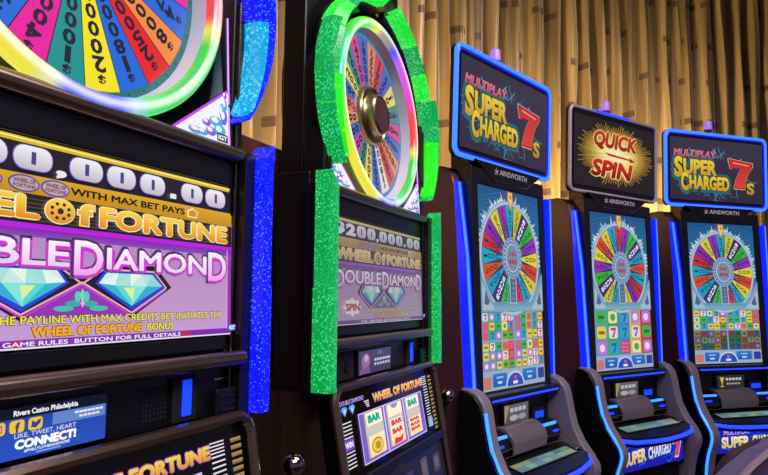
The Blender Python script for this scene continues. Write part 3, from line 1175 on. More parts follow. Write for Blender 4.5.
    for q, cx in enumerate((-0.117, 0.0, 0.117)):
        hw = 0.046
        rl = Print()
        rl.rect(cx - hw, cx + hw, -0.158, -0.066, '#fff6dc', 4, '#f4d690')
        rl.rect(cx - hw, cx + hw, -0.115, -0.094, '#c9c4b4', 5)
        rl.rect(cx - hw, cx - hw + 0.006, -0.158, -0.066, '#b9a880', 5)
        if q in (0, 2):
            rl.otext('BAR', cx - 0.032, cx + 0.032, -0.088, -0.072, '#14a07c', '#bfeee0', 6, bold=0.07, ob=0.12, grow=0.002)
        if q == 0:
            rl.ell(cx, -0.138, 0.030, 0.016, '#8a6a20', 6)
            rl.ell(cx, -0.138, 0.027, 0.0135, '#ecc83c', 7)
            rl.ell(cx, -0.138, 0.014, 0.008, '#b88a1c', 8)
        if q == 1:
            rl.ell(cx, -0.067, 0.022, 0.010, '#9a88c0', 6, a0=180, a1=360)
            for z in (-0.108, -0.127):
                rl.rrect(cx - 0.036, cx + 0.036, z - 0.008, z + 0.008, 0.003, '#f4ead0', 6)
                rl.otext('BAR', cx - 0.032, cx + 0.032, z - 0.006, z + 0.006, '#d02a2a', '#ffe0d0', 7, bold=0.07, ob=0.12, grow=0.001)
            rl.poly([(cx - 0.03, -0.156), (cx + 0.02, -0.156), (cx + 0.034, -0.140), (cx + 0.01, -0.146), (cx - 0.02, -0.142)], '#d8342c', 6)
        if q == 2:
            for z in (-0.121, -0.132, -0.143):
                rl.text('BAR', cx - 0.032, cx + 0.032, z - 0.004, z + 0.004, '#d0404a', 6, bold=0.08)
        rl.build('reel', print_mat('lit_reel', 1.05), dr)
    # lower game panel with buttons
    bt = MB().prism_x([(-0.056, 0.866), (-0.170, 0.846), (-0.182, 0.840), (-0.182, 0.850), (-0.100, 0.872), (-0.070, 0.880)], -0.285, 0.285).build('button_deck', gloss, root, 0.002)
    for q in range(6):
        cx = -0.22 + q * 0.088
        b = box('button', mat('button_lit', '#8a7a98', 0.3, emis='#6a5a88', es=0.5), bt, -0.030, 0.030, -0.014, 0.014, 0.0, 0.008, 0.003, loc=(cx, -0.135, 0.861), rot=(R(14), 0, 0))
    # pull handle on the right flank
    lv = MB().tube([(0.29, 0.02, 0.90), (0.345, 0.02, 0.90)], 0.045, 20).build('pull_handle', black, root, 0.003)
    MB().tube([(0.335, 0.02, 0.90), (0.40, 0.005, 0.96), (0.424, -0.02, 1.05), (0.427, -0.028, 1.085)], [0.012, 0.011, 0.009, 0.008], 10).build('shaft', black, lv)
    mbk = MB().lathe([(0.0001, -0.021)] + [(0.021 * math.cos(R(a)), 0.021 * math.sin(R(a))) for a in range(-75, 76, 15)] + [(0.0001, 0.021)], 24, 'z')
    mbk.build('knob', mat('ball_chrome', '#a89a92', 0.12, 1.0), lv, loc=(0.427, -0.028, 1.093))
    # light bars: lower strips
    for s in (-1, 1):
        box('bar_backing', black, root, min(s * 0.2815, s * 0.319), max(s * 0.2815, s * 0.319), -0.021, 0.03, 1.198, 1.612, 0.002)
        poly = [(s * 0.303, -0.0215), (s * 0.308, -0.042), (s * 0.328, -0.044), (s * 0.337, -0.034), (s * 0.337, -0.001), (s * 0.320, -0.001), (s * 0.320, -0.0215)]
        MB().prism_z(poly, 1.200, 1.400).build('light_bar', deep, root, 0.0015)
        MB().prism_z([(x * (1.0 if abs(x) < 0.325 else 0.99), y) for x, y in poly], 1.4005, 1.604).build('light_bar', deep, root, 0.0015)
        MB().prism([(s * 0.304, 1.6045), (s * 0.334, 1.6045), (s * 0.334, 1.632), (s * 0.320, 1.618)], -0.040, -0.001).build('light_bar', deep, root, 0.001)
        # upper wing: black backing, proud outer ridge, recessed inner lens, then the crown blocks
        wing_piece(-30, 84, (0.304, 0.318), (0.264, 0.292), s, -0.002, 0.03, 16).build('wing_backing', black, root, smooth=30)
        for a0, a1, r0, r1 in ((-34, -12, (0.320, 0.324), (0.326, 0.336)), (-11.6, 8, (0.326, 0.336), (0.326, 0.339)), (8.4, 22, (0.326, 0.339), (0.314, 0.328))):
            wing_piece(a0, a1, r0, r1, s, -0.038, 0.003).build('wing_ridge', deep, root, smooth=30)
        wing_piece(-32, -1, (0.312, 0.320), (0.293, 0.325), s, -0.042, 0.0, 8).build('wing_lens', inner, root, smooth=30)
        for q, (a0, a1, r0, r1, mm) in enumerate(((-0.5, 22, (0.286, 0.325), (0.280, 0.313), deep), (22.5, 38, (0.280, 0.322), (0.276, 0.306), bright),
                                                  (38.5, 56, (0.274, 0.294), (0.274, 0.296), deep), (56.5, 84, (0.270, 0.302), (0.268, 0.316), bright))):
            wing_piece(a0, a1, r0, r1, s, -0.030, 0.012).build('wing_segment', mm, root, smooth=30)
    MB().lathe([(0.0001, -0.035), (0.018, -0.03), (0.022, -0.01), (0.022, 0.07)], 20).build('crown_boss', dchrome, root, loc=(0, 0, WZ + 0.288))
    return root


def info_a(ds):
    pr = Print()
    pr.rect(-0.128, 0.053, 1.2105, 1.2625, '#1f3f9c', 1, '#1c4fc0')
    pr.rect(-0.128, 0.053, 1.2520, 1.2625, '#0d1420', 2)
    pr.text('Rivers Casino Philadelphia', -0.066, 0.012, 1.2530, 1.2605, '#f2f4fb', 3, bold=0.03)
    pr.rect(-0.020, 0.0505, 1.2385, 1.2515, '#5f83cc', 3)
    for q in range(7):
        pr.rect(0.008 + q * 0.0056, 0.0128 + q * 0.0056, 1.2466, 1.2490, '#e4ecff', 4)
    for q in range(5):
        pr.rect(0.014 + q * 0.0058, 0.0188 + q * 0.0058, 1.2418, 1.2442, '#f6e6b0', 4)
    for q, x in enumerate((-0.091, -0.070, -0.049)):
        pr.rrect(x, x + 0.0165, 1.2375, 1.2505, 0.0035, '#f2c32c', 4)
    # camera outline, letter and bird marks in the three tiles
    pr.rrect(-0.0875, -0.0780, 1.2400, 1.2480, 0.0022, '#2a4aa0', 5)
    pr.rrect(-0.0862, -0.0793, 1.2411, 1.2469, 0.0016, '#f2c32c', 6)
    pr.ell(-0.08275, 1.2440, 0.0020, 0.0017, '#2a4aa0', 7, n=12)
    pr.text('f', -0.0640, -0.0590, 1.2378, 1.2485, '#24408f', 5, bold=0.06)
    pr.poly([(-0.0465, 1.2410), (-0.0405, 1.2395), (-0.0355, 1.2440), (-0.0345, 1.2480), (-0.0385, 1.2475), (-0.0405, 1.2450), (-0.0455, 1.2480), (-0.0455, 1.2435)], '#24408f', 5)
    pr.text('LIKE, TWEET, HEART', -0.064, 0.010, 1.2310, 1.2365, '#dfe8ff', 4)
    pr.text('CONNECT!', -0.063, 0.011, 1.2200, 1.2300, '#ffffff', 4, bold=0.06)
    pr.text('#PHILLYLOVESANDMORE', -0.052, 0.003, 1.2155, 1.2190, '#dfe8ff', 4, bold=0.03)
    pr.rect(-0.038, -0.008, 1.2130, 1.2144, '#8fa8e8', 4)
    pr.build('info_picture', print_mat('lit_print', 1.0), ds, loc=(-0.010, -0.0062, 0))


def info_b(ds):
    pr = Print()
    pr.rect(-0.128, 0.053, 1.2105, 1.2625, '#4a4468', 1, '#3a3452')
    pr.ell(-0.092, 1.240, 0.022, 0.016, '#9a6a98', 2)
    pr.ell(-0.090, 1.246, 0.010, 0.008, '#c8a0b8', 3)
    pr.poly([(-0.125, 1.212), (-0.065, 1.212), (-0.075, 1.230), (-0.112, 1.232)], '#76508a', 2)
    pr.rect(-0.030, 0.000, 1.250, 1.260, '#6a5a8c', 2)
    for q in range(6):
        pr.rect(-0.046 + q * 0.0158, -0.034 + q * 0.0158, 1.2365, 1.2420, '#c8c2d8', 3)
        pr.rect(-0.046 + q * 0.0158, -0.036 + q * 0.0158, 1.2265, 1.2320, '#c8c2d8', 3)
    pr.build('info_picture', print_mat('lit_print', 1.0), ds, loc=(-0.010, -0.0062, 0))


def tone_a(c, kind):
    return lin(rgb(c))


def tone_b(c, kind):
    """the second machine's screen is in a paler, greyer picture mode"""
    c = lin(rgb(c))
    g = 0.3 * c[0] + 0.55 * c[1] + 0.15 * c[2]
    if kind:
        return tuple(0.80 * v + 0.16 * g + 0.03 for v in c)
    return tuple(0.34 * v + 0.16 * g + 0.035 for v in c)


blue_deep = led_mat('blue_led_acrylic', '#0a12e8', '#5a86ff', 1.3, 210, 0.34, es_dot=1.5)
blue_bri = led_mat('blue_led_acrylic_bright', '#0b1ee6', '#70c0ff', 1.0, 180, 0.40, es_dot=1.5)
cyan_in = led_mat('cyan_led_lens', '#1096d0', '#66f0f0', 1.0, 170, 0.55, es_dot=1.1)
grn_deep = led_mat('green_led_acrylic', '#0c9a48', '#4cf890', 0.95, 190, 0.50, es_dot=1.1)
grn_bri = led_mat('green_led_acrylic_bright', '#18d838', '#70ff70', 1.05, 150, 0.5, es_dot=1.2)
grn_in = led_mat('green_led_lens', '#22e020', '#7cff50', 1.0, 60, 0.3, es_dot=1.2)
BASE7 = 'poblrby'
S7 = ['p', 'b', 'o', 'r', 'b', 'y', 't']
seqA = S7 * 2 + ['p', 'b', 'o', 'r', 'w', 'b', 'y', 't']
seqB = ['p', 'b', 'o', 'r', 'w', 'b', 'y', 't'] + S7 * 2
wheel_machine('A', 'large blue-lit slot machine nearest the camera with a multicoloured prize wheel on top', (blue_bri, blue_deep, cyan_in), tone_a, 1.0, 4.2, seqA, info_a, RING)
wheel_machine('B', 'green-lit slot machine with prize wheel and three reels, between blue-lit neighbours', (grn_bri, grn_deep, grn_in), tone_b, 1.0, 0.0, seqB, info_b, RING)

# ------------------------------------------------------------------ video slot machines
blue_line = mat('blue_neon', '#1030ff', 0.3, emis='#1a34ff', es=2.4)
sky_line = mat('sky_neon', '#2a80ff', 0.3, emis='#2468ff', es=3.0)
deep_strip = mat('deep_blue_strip', '#0818c0', 0.2, emis='#0a1ad0', es=1.7)
frame_neon = mat('frame_neon', '#2040ff', 0.3, emis='#3574ff', es=1.6)
pale_strip = mat('pale_blue_strip', '#4060ff', 0.2, emis='#3c78ff', es=1.2)


def super_art(pr, s=1.0):
    """MULTIPLAY SUPER CHARGED 7s on a dark field (plane centred on 0,0; 0.60 x 0.31)"""
    pr.rect(-0.300, 0.300, -0.158, 0.158, '#363144', 1, '#2c2438')
    rnd = random.Random(3)
    for k in range(70):
        t = rnd.uniform(0, 2 * math.pi)
        x, z = -0.03 + 0.17 * math.cos(t), -0.02 + 0.085 * math.sin(t)
        pts = [(x, z)]
        for q in range(4):
            x += rnd.uniform(0.006, 0.026) * math.cos(t) + rnd.uniform(-0.02, 0.02)
            z += rnd.uniform(0.004, 0.016) * math.sin(t) + rnd.uniform(-0.014, 0.014)
            x, z = max(-0.295, min(0.295, x)), max(-0.154, min(0.150, z))
            pts.append((x, z))
        pr.line(pts, rnd.uniform(0.0014, 0.0036), rnd.choice(['#2a7898', '#3c9cba', '#285a88', '#58bcc8']), 2)
    Y, YO, Y2 = '#f2d43c', '#3a2c10', '#c89a20'
    for (tx, u, v, zb, zt) in (('S', -0.276, -0.222, -0.050, 0.062), ('UPER', -0.218, -0.006, -0.030, 0.052), ('C', -0.234, -0.186, -0.118, -0.014), ('HARGED', -0.182, 0.074, -0.106, -0.028)):
        pr.text(tx, u, v, zb, zt, '#1f6878', 3, bold=0.12, grow=0.014)
    for (tx, u, v, zb, zt) in (('S', -0.276, -0.222, -0.046, 0.060), ('UPER', -0.218, -0.006, -0.028, 0.050), ('C', -0.234, -0.186, -0.114, -0.016), ('HARGED', -0.182, 0.074, -0.104, -0.030)):
        pr.otext(tx, u, v, zb, zt, Y, YO, 5, Y2, bold=0.05, ob=0.10, grow=0.004)
    pr.otext('MULTIPLAY', -0.278, -0.010, 0.062, 0.098, '#e07c84', '#7a2c50', 4, '#c05a78', bold=0.035, ob=0.08, grow=0.002, shear=0.15)
    sev = [(0.062, 0.072), (0.236, 0.056), (0.236, 0.034), (0.205, 0.000), (0.186, -0.040), (0.180, -0.088), (0.100, -0.088), (0.112, -0.044), (0.136, 0.000),
           (0.160, 0.024), (0.098, 0.028), (0.078, 0.014)]
    cx, cz = 0.15, -0.008
    sev = [(cx + (x - cx) * 0.86, cz + (z - cz) * 0.90) for x, z in sev]
    pr.poly([(cx + (x - cx) * 1.14, cz + (z - cz) * 1.12) for x, z in sev], '#d8a888', 6)
    pr.poly([(cx + (x - cx) * 1.07, cz + (z - cz) * 1.06) for x, z in sev], '#5a1210', 7)
    pr.poly(sev, '#c8241c', 8, '#e04030')
    pr.poly([(0.094, 0.054), (0.208, 0.042), (0.202, 0.036), (0.100, 0.046)], '#f0906c', 9)
    pr.otext('S', 0.188, 0.240, -0.112, -0.050, '#d8b83a', '#3a2c10', 6, '#a8821c', bold=0.04, ob=0.10, grow=0.003)


def quick_art(pr):
    pr.rect(-0.300, 0.300, -0.158, 0.158, '#191410', 1)
    rnd = random.Random(5)
    n = 90
    cz = 0.005
    for k in range(n):
        t0, t1 = 2 * math.pi * k / n, 2 * math.pi * (k + 1) / n
        L = rnd.uniform(0.84, 1.0)
        br = rnd.uniform(0.75, 1.1)
        pt = lambda f, t: (0.296 * f * math.cos(t), cz + 0.150 * f * math.sin(t))
        cs = [tuple(min(1, v * br) for v in lin(rgb(h))) for h in ('#ffe890', '#bc9430', '#96701f', '#3c2c14')]
        pr.vcol([(0, cz), pt(0.34, t0), pt(0.34, t1)], ['#fff8c0', cs[0], cs[0]], 2)
        pr.vcol([pt(0.34, t0), pt(0.62, t0), pt(0.62, t1), pt(0.34, t1)], [cs[0], cs[1], cs[1], cs[0]], 2)
        tm, w_ = (t0 + t1) / 2, (t1 - t0) * 0.32
        pr.vcol([pt(0.62, t0), pt(0.80, t0), pt(0.80, t1), pt(0.62, t1)], [cs[1], cs[3], cs[3], cs[1]], 2)
        pr.vcol([pt(0.60, tm - w_), pt(L, tm - w_ * 0.6), pt(L, tm + w_ * 0.6), pt(0.60, tm + w_)], [cs[1], cs[2], cs[2], cs[1]], 3)
    pr.otext('QUICK', -0.165, 0.160, 0.018, 0.105, '#c8401c', '#f2d890', 4, '#8a1a10', bold=0.055, ob=0.11, grow=0.004, shear=0.2)
    pr.poly([(-0.10, 0.010), (0.10, 0.002), (0.10, 0.012), (0.165, -0.010), (0.10, -0.022), (0.10, -0.010), (-0.06, -0.006)], '#f2d890', 4)
    pr.poly([(-0.085, 0.008), (0.105, -0.001), (0.105, 0.006), (0.152, -0.010), (0.105, -0.018), (0.105, -0.008), (-0.05, -0.004)], '#b02a18', 5)
    pr.otext('SPIN', -0.185, 0.130, -0.108, -0.026, '#d02c1c', '#f2d890', 4, '#7a120c', bold=0.05, ob=0.11, grow=0.004, shear=0.2)


AW = [('#18a0c0', '800'), ('#c8c030', '550'), ('#40205c', 'BONUS'), ('#30b030', '400'), ('#9428b8', '700'), ('#d8d030', '600'), ('#d84020', '500'),
      ('#d8c830', '450'), ('#20a0c4', '350'), ('#d03850', '900'), ('#8838b8', '250'), ('#38b848', '300'), ('#402868', 'BONUS'), ('#1898c0', '400'),
      ('#d05028', '500'), ('#18a0c0', '1000'), ('#c82838', '1200'), ('#8c20b4', '1500'), ('#d8cc30', '850'), ('#9030b8', '750')]


def game_picture(parent, pm, rot, mode, seed):
    """main screen: bonus wheel above, reels below. Plane coordinates are x, z with z offset 1.424"""
    oz = 1.424
    hw, zb, zt = 0.210, 1.076, 1.772
    cx, cz = -0.008, 1.528
    a = Print(oz)
    a.rect(-hw, hw, 1.32, zt, '#0f4f84', 1, '#2a86a8')
    rnd = random.Random(seed)
    for k in range(9):
        z = zt - 0.012 - k * 0.016
        a.line([(-hw, z - 0.03), (-0.06 - k * 0.012, z)], 0.003, '#1d6c9c', 2)
        a.line([(hw, z - 0.03), (0.06 + k * 0.012, z)], 0.003, '#1d6c9c', 2)
    # ice crystals round the wheel
    for k in range(40):
        t = R(-5 + 190 * k / 39)
        r1 = rnd.uniform(0.212, 0.230)
        if 86 < math.degrees(t) < 96:
            continue
        pts = [(cx + 0.196 * math.cos(t - 0.07), cz + 0.199 * math.sin(t - 0.07)), (cx + r1 * math.cos(t + rnd.uniform(-0.05, 0.05)), cz + r1 * math.sin(t)),
               (cx + 0.196 * math.cos(t + 0.07), cz + 0.199 * math.sin(t + 0.07))]
        pts = [(max(-hw, min(hw, x)), z) for x, z in pts]
        a.poly(pts, rnd.choice(['#a8c4d8', '#c8dce6', '#88acc8', '#d8dcb8']), 3)
    for k in range(8):
        t = R(20 + 140 * k / 7 + (3 if k > 3 else -3))
        r1 = 0.240
        pts = [(cx + 0.19 * math.cos(t - 0.035), cz + 0.195 * math.sin(t - 0.035)), (cx + r1 * math.cos(t), cz + r1 * math.sin(t)),
               (cx + 0.19 * math.cos(t + 0.035), cz + 0.195 * math.sin(t + 0.035))]
        a.poly([(max(-hw, min(hw, x)), z) for x, z in pts], '#d0d8c8', 4)
    a.ell(cx, cz, 0.204, 0.207, '#7d9cc0', 5, n=48)
    a.ell(cx, cz, 0.200, 0.203, '#a8c0d8', 6, n=48)
    a.ell(cx, cz, 0.190, 0.192, '#284060', 7, n=48)
    # frame under the wheel
    a.poly([(-hw, 1.338), (-hw, 1.482), (-0.196, 1.452), (-0.14, 1.372), (0.128, 1.372), (0.186, 1.452), (hw, 1.482), (hw, 1.338)], '#7f9cb4', 12)
    a.poly([(-hw + 0.006, 1.344), (-hw + 0.006, 1.438), (-0.150, 1.362), (0.140, 1.362), (hw - 0.006, 1.438), (hw - 0.006, 1.344)], '#a3bccc', 13)
    for s in (-1, 1):
        a.poly([(s * 0.196, 1.365), (s * 0.186, 1.412), (s * 0.160, 1.372), (s * 0.172, 1.360)], '#4c6488', 14)
    a.rect(-0.138, 0.128, 1.344, 1.370, '#5f90a8', 14, '#7fb0c0')
    a.build('screen_picture', pm, parent)

    b = Print(oz, 0)
    n = len(AW)
    st = 360 / n
    for i in range(n):
        cc, val = AW[(i + rot) % n]
        am = 90 - i * st
        p = [(cx + 0.05 * math.cos(R(am)), cz + 0.05 * math.sin(R(am)))]
        p += [(cx + 0.188 * math.cos(R(am - st / 2 + st * q / 3)), cz + 0.190 * math.sin(R(am - st / 2 + st * q / 3))) for q in range(4)]
        b.poly(p, cc, 8)
        t = R(am - st / 2)
        b.line([(cx + 0.05 * math.cos(t), cz + 0.05 * math.sin(t)), (cx + 0.188 * math.cos(t), cz + 0.190 * math.sin(t))], 0.0014, '#202848', 9)
        t = R(am)
        r_ = 0.178
        white = val == 'BONUS'
        for ch in val:
            h = 0.0155 if white else (0.021 if len(val) > 3 else 0.024)
            rr = r_ - h / 2
            b.char(ch, cx + rr * math.cos(t), cz + rr * math.sin(t), 0.020 if white else 0.0175, h, t - math.pi / 2, '#f4f0ff' if white else '#181428', 10, bold=0.03 if white else 0.0)
            r_ -= h + 0.0035
    # hub, stem, pointer
    b.rect(cx - 0.024, cx + 0.024, 1.366, cz, '#a0bcd4', 15)
    b.rect(cx - 0.018, cx + 0.018, 1.370, cz, '#3c5878', 16, '#54708c')
    for q in range(5):
        b.ell(cx, 1.384 + q * 0.018, 0.008, 0.006, '#6c88a8', 17, n=8)
    b.ell(cx, cz, 0.068, 0.074, '#8caac8', 18)
    b.ell(cx, cz, 0.064, 0.070, '#5f82a8', 19)
    for q in range(24):
        t = 2 * math.pi * q / 24
        b.ell(cx + 0.056 * math.cos(t), cz + 0.062 * math.sin(t), 0.0035, 0.0035, '#c0d8ec', 20, n=6)
    b.ell(cx, cz, 0.047, 0.052, '#b0c8dc', 20)
    b.ell(cx, cz, 0.042, 0.047, '#7a88a4', 21)
    for q in range(3):
        b.rrect(cx - 0.022 + q * 0.015, cx - 0.010 + q * 0.015, cz + 0.006, cz + 0.022, 0.003, '#9c5068', 22)
        b.rrect(cx - 0.026 + q * 0.018, cx - 0.011 + q * 0.018, cz - 0.022, cz - 0.006, 0.003, '#94485c', 22)
    b.poly([(cx - 0.020, 1.768), (cx + 0.016, 1.768), (cx + 0.020, 1.738), (cx, 1.694), (cx - 0.022, 1.738)], '#b06c20', 18)
    b.poly([(cx - 0.015, 1.764), (cx + 0.012, 1.764), (cx + 0.014, 1.738), (cx, 1.704), (cx - 0.016, 1.738)], '#ecc878', 19)
    b.ell(cx, 1.748, 0.008, 0.010, '#c88c38', 20, n=10)
    b.build('wheel_picture', pm, parent)

    # reels
    c = Print(oz, 0)
    z0, z1 = 1.140, 1.340
    c.rect(-hw, hw, zb, z1, '#8fa4c4', 1)
    pal = [('#c8405c', '#e87488'), ('#e0cc3c', '#8a6a18'), ('#30a0c8', '#1868a0'), ('#38b048', '#1c7030'), ('#d8dcec', '#c04060'), ('#b878d0', '#ecd8f4'), ('#e8e0a0', '#50a060')]
    colb = ['#8090b8', '#38a850', '#3888c8', '#c8b040', '#c03848', '#7888b0', '#3c98c0', '#c8b848', '#48a860', '#c8485c']

    def symbol(x0, x1, za, zb_, kind, dimf, lay):
        f, g = pal[kind % len(pal)]
        F = tuple(v * dimf for v in lin(rgb(f)))
        G = tuple(v * dimf for v in lin(rgb(g)))
        w_ = x1 - x0
        h_ = zb_ - za
        c.rrect(x0 + w_ * 0.08, x1 - w_ * 0.08, za + h_ * 0.05, zb_ - h_ * 0.05, min(w_, h_) * 0.18, F, lay, n=2)
        if kind % 7 == 0:
            for q in range(3):
                c.text('BAR', x0 + w_ * 0.16, x1 - w_ * 0.16, za + h_ * (0.14 + 0.27 * q), za + h_ * (0.32 + 0.27 * q), G, lay + 1, bold=0.05, res=1)
        elif kind % 7 in (4, 2):
            c.poly([(x0 + w_ * 0.25, zb_ - h_ * 0.16), (x1 - w_ * 0.22, zb_ - h_ * 0.16), (x1 - w_ * 0.45, za + h_ * 0.14), (x0 + w_ * 0.32, za + h_ * 0.14), (x1 - w_ * 0.42, zb_ - h_ * 0.36), (x0 + w_ * 0.25, zb_ - h_ * 0.36)], G, lay + 1)
        elif kind % 7 in (1, 3):
            c.rrect(x0 + w_ * 0.2, x1 - w_ * 0.2, za + h_ * 0.38, zb_ - h_ * 0.38, h_ * 0.1, G, lay + 1, n=2)
        else:
            c.ell((x0 + x1) / 2, (za + zb_) / 2, w_ * 0.25, h_ * 0.28, G, lay + 1, n=12)

    if mode == 'one':
        for i in range(5):
            u0, u1 = -hw + 0.002 + i * (2 * hw - 0.004) / 5, -hw + 0.002 + (i + 1) * (2 * hw - 0.004) / 5
            c.rect(u0, u1, z0, z1 - 0.004, ['#6f8cc0', '#35a050', '#3f7cc8', '#c8aa3c', '#b83848'][i], 2)
            c.rect(u0, u0 + 0.012, z0, z1 - 0.004, ['#7090b8', '#30b048', '#3888d0', '#d8b83c', '#c83040'][i], 3)
            for j in range(3):
                za = z0 + j * (z1 - z0) / 3
                symbol(u0 + 0.006, u1 - 0.002, za + 0.003, za + (z1 - z0) / 3 - 0.004, rnd.randrange(7), 1.0, 4)
    else:
        for sx in range(2):
            for sz in range(2):
                df = 0.32 if (mode == 'dim' and sz == 0) else 1.0
                gx0 = -hw + 0.003 + sx * (hw + 0.001)
                gw = hw - 0.007
                gz0 = z0 + sz * (z1 - z0) / 2 + 0.002
                gh = (z1 - z0) / 2 - 0.006
                for i in range(5):
                    u0, u1 = gx0 + i * gw / 5, gx0 + (i + 1) * gw / 5
                    bc = tuple(v * df for v in lin(rgb(colb[(i + sx * 5) % 10])))
                    c.rect(u0, u1, gz0, gz0 + gh, bc, 2)
                    for j in range(3):
                        symbol(u0 + 0.001, u1 - 0.001, gz0 + j * gh / 3 + 0.001, gz0 + (j + 1) * gh / 3 - 0.001, rnd.randrange(7), df, 4)
    c.build('reels_picture', pm, parent)

    d = Print(oz, 0)
    d.rect(-hw, hw, zb, 1.138, '#9cacc8', 2)
    d.rrect(-0.150, -0.060, 1.086, 1.130, 0.006, '#2070c8', 3, '#1858b0')
    d.rrect(0.046, 0.146, 1.092, 1.134, 0.006, '#2878d0', 3, '#1858b0')
    d.ell(-0.006, 1.082, 0.062, 0.050, '#c0d0e8', 4, a0=0, a1=180)
    d.ell(-0.006, 1.082, 0.054, 0.043, '#2048b8', 5, a0=0, a1=180)
    d.rrect(-0.205, -0.158, 1.082, 1.122, 0.006, '#c87868', 3)
    d.rrect(0.158, 0.204, 1.092, 1.130, 0.006, '#283c98', 3)
    d.ell(-0.006, 1.110, 0.010, 0.006, '#d05858', 6, n=10)
    d.rrect(-0.022, 0.010, 1.088, 1.098, 0.003, '#e4e8f4', 6)
    d.rrect(-0.128, -0.084, 1.114, 1.120, 0.002, '#8fc0f0', 4)
    d.rrect(-0.120, -0.092, 1.096, 1.104, 0.002, '#b8dcf8', 4)
    d.rrect(0.074, 0.118, 1.118, 1.124, 0.002, '#8fc0f0', 4)
    d.rrect(0.082, 0.110, 1.100, 1.108, 0.002, '#b8dcf8', 4)
    d.build('meter_picture', pm, parent)


def video_machine(k, label, art, rot, mode, seed, lit_topper, sign_art):
    X, Y, ph = POS[k]
    root = tag(empty('slot_machine', (X, Y, 0), ph), label, 'slot machine', 'slot machines with tall screens')
    # carcass with rounded top front corner
    prof = [(0.42, 0.0), (0.42, 1.84), (0.14, 1.84)] + [(0.05 + 0.08 * (1 - math.sin(R(a))), 1.76 + 0.08 * math.cos(R(a))) for a in (0, 30, 60, 90)]
    prof += [(0.012, 1.08), (0.012, 0.62), (0.03, 0.0)]
    MB().prism_x(prof, -0.283, 0.283).build('cabinet', maroon, root, 0.006)
    # black face frame round the main screen
    Tm = -0.028
    fr = MB()
    face = holed_rect(-0.249, 0.249, -0.372, 0.405, -0.2125, 0.2125, -0.351, 0.351, -0.006, 0.05)
    face.build('screen_frame', black, root, 0.003, loc=(0, 0.0, 1.424), rot=(Tm, 0, 0))
    dsp = box('main_display', gloss, root, -0.214, 0.214, 0.001, 0.02, -0.352, 0.352, loc=(0, 0, 1.424), rot=(Tm, 0, 0))
    game_picture(dsp, print_mat('game_screen', 0.95, 0.15, 0.5), rot, mode, seed)
    # side light strips, leaning a little more than the screen
    for s in (-1, 1):
        k_ = 1.0 if s < 0 else 0.1
        st = MB().prism_x([(-0.016, 1.075), (0.03, 1.075), (0.03 + 0.055 * k_, 1.776), (0.056 * k_ - 0.016, 1.776), (0.024 * k_ - 0.016, 1.52)], (-0.281 if s < 0 else 0.260), (-0.250 if s < 0 else 0.279)).build('side_light', deep_strip, root, 0.004)
        MB().tube([(s * 0.272, -0.017, 1.090), (s * 0.272, 0.024 * k_ - 0.017, 1.52), (s * 0.272, 0.056 * k_ - 0.017, 1.770)], 0.0055 if s < 0 else 0.003, 8).build('light_tube', pale_strip, st)
    # neck and nameplate
    box('neck', black, root, -0.215, 0.215, 0.03, 0.12, 1.80, 1.90, 0.01)
    tz = [(-0.222, 1.856), (-0.112, 1.796), (0.112, 1.796), (0.222, 1.856)]
    npl = MB().prism(tz, 0.006, 0.04).build('nameplate', gloss, root, 0.002)
    MB().tube([(-0.224, 0.004, 1.857), (-0.112, 0.004, 1.795), (0.112, 0.004, 1.795), (0.224, 0.004, 1.857)], 0.0022, 6).build('nameplate_trim', silver, npl)
    lp = Print()
    lp.text('AINSWORTH', -0.070, 0.120, 1.821, 1.841, '#d8d4da', 2)
    for q in range(5):
        t = R(90 + 72 * q)
        lp.line([(-0.092, 1.831), (-0.092 + 0.014 * math.cos(t), 1.831 + 0.014 * math.sin(t))], 0.004, '#d08058' if q < 2 else '#c8c0c8', 2)
    lp.build('nameplate_lettering', print_mat('nameplate_print', 0.6), npl, loc=(0, 0.005, 0))
    # topper
    Tt = 0.034
    tw, th = 0.328, 0.1915
    tp = MB()
    rr = 0.028
    pv = []
    for cx_, cz_, a in ((tw - rr, th - rr, 0), (-tw + rr, th - rr, 90), (-tw + rr, -th + rr, 180), (tw - rr, -th + rr, 270)):
        for i in range(6):
            t = R(a + 90 * i / 5)
            pv.append((cx_ + rr * math.cos(t), cz_ + rr * math.sin(t)))
    top = MB().prism(pv, 0.0, 0.022).build('topper', black, root, 0.004, loc=(0, 0.016, 2.0465), rot=(Tt, 0, 0))
    box('rear_pod', black, top, -0.20, 0.20, 0.022, 0.06, -0.13, 0.13, 0.01)
    loop = [(x * (tw - 0.005) / tw, -0.001, z * (th - 0.005) / th) for x, z in pv]
    if lit_topper:
        MB().tube(loop + loop[:1], 0.0085, 8, False).build('neon_frame', frame_neon, top)
        MB().tube([(x * 0.972, -0.001, z * 0.952) for x, y, z in loop + loop[:1]], 0.0045, 6, False).build('neon_frame', deep_strip, top)
    else:
        MB().tube(loop + loop[:1], 0.0080, 8, False).build('topper_trim', mat('satin_silver', '#cfc4cc', 0.35, 0.4, noise=0.1), top)
        MB().tube([(-0.16, -0.004, th - 0.003), (0.10, -0.004, th - 0.003)], 0.0072, 8).build('neon_frame', blue_line, top)
    scr = box('topper_screen', gloss, top, -0.303, 0.303, -0.003, 0.004, -0.160, 0.160)
    pr = Print()
    art(pr)
    pr.build('topper_picture', print_mat('topper_screen_print', 0.9, 0.15, 0.5), scr, loc=(0, -0.0031, 0))
    # signal lamp on top of the topper
    ln = MB().lathe([(0.0001, 0.0), (0.020, 0.0), (0.020, 0.012), (0.0001, 0.012)], 20, 'z').build('signal_lamp', mat('lamp_base_red', '#5a1c38', 0.4), root, loc=(0, 0.062, 2.262))
    MB().lathe([(0.019, 0.012), (0.019, 0.050), (0.015, 0.058), (0.0001, 0.060)], 20, 'z').build('lens', mat('violet_lens', '#a878e8', 0.3, emis='#9a70e0', es=0.6), ln)
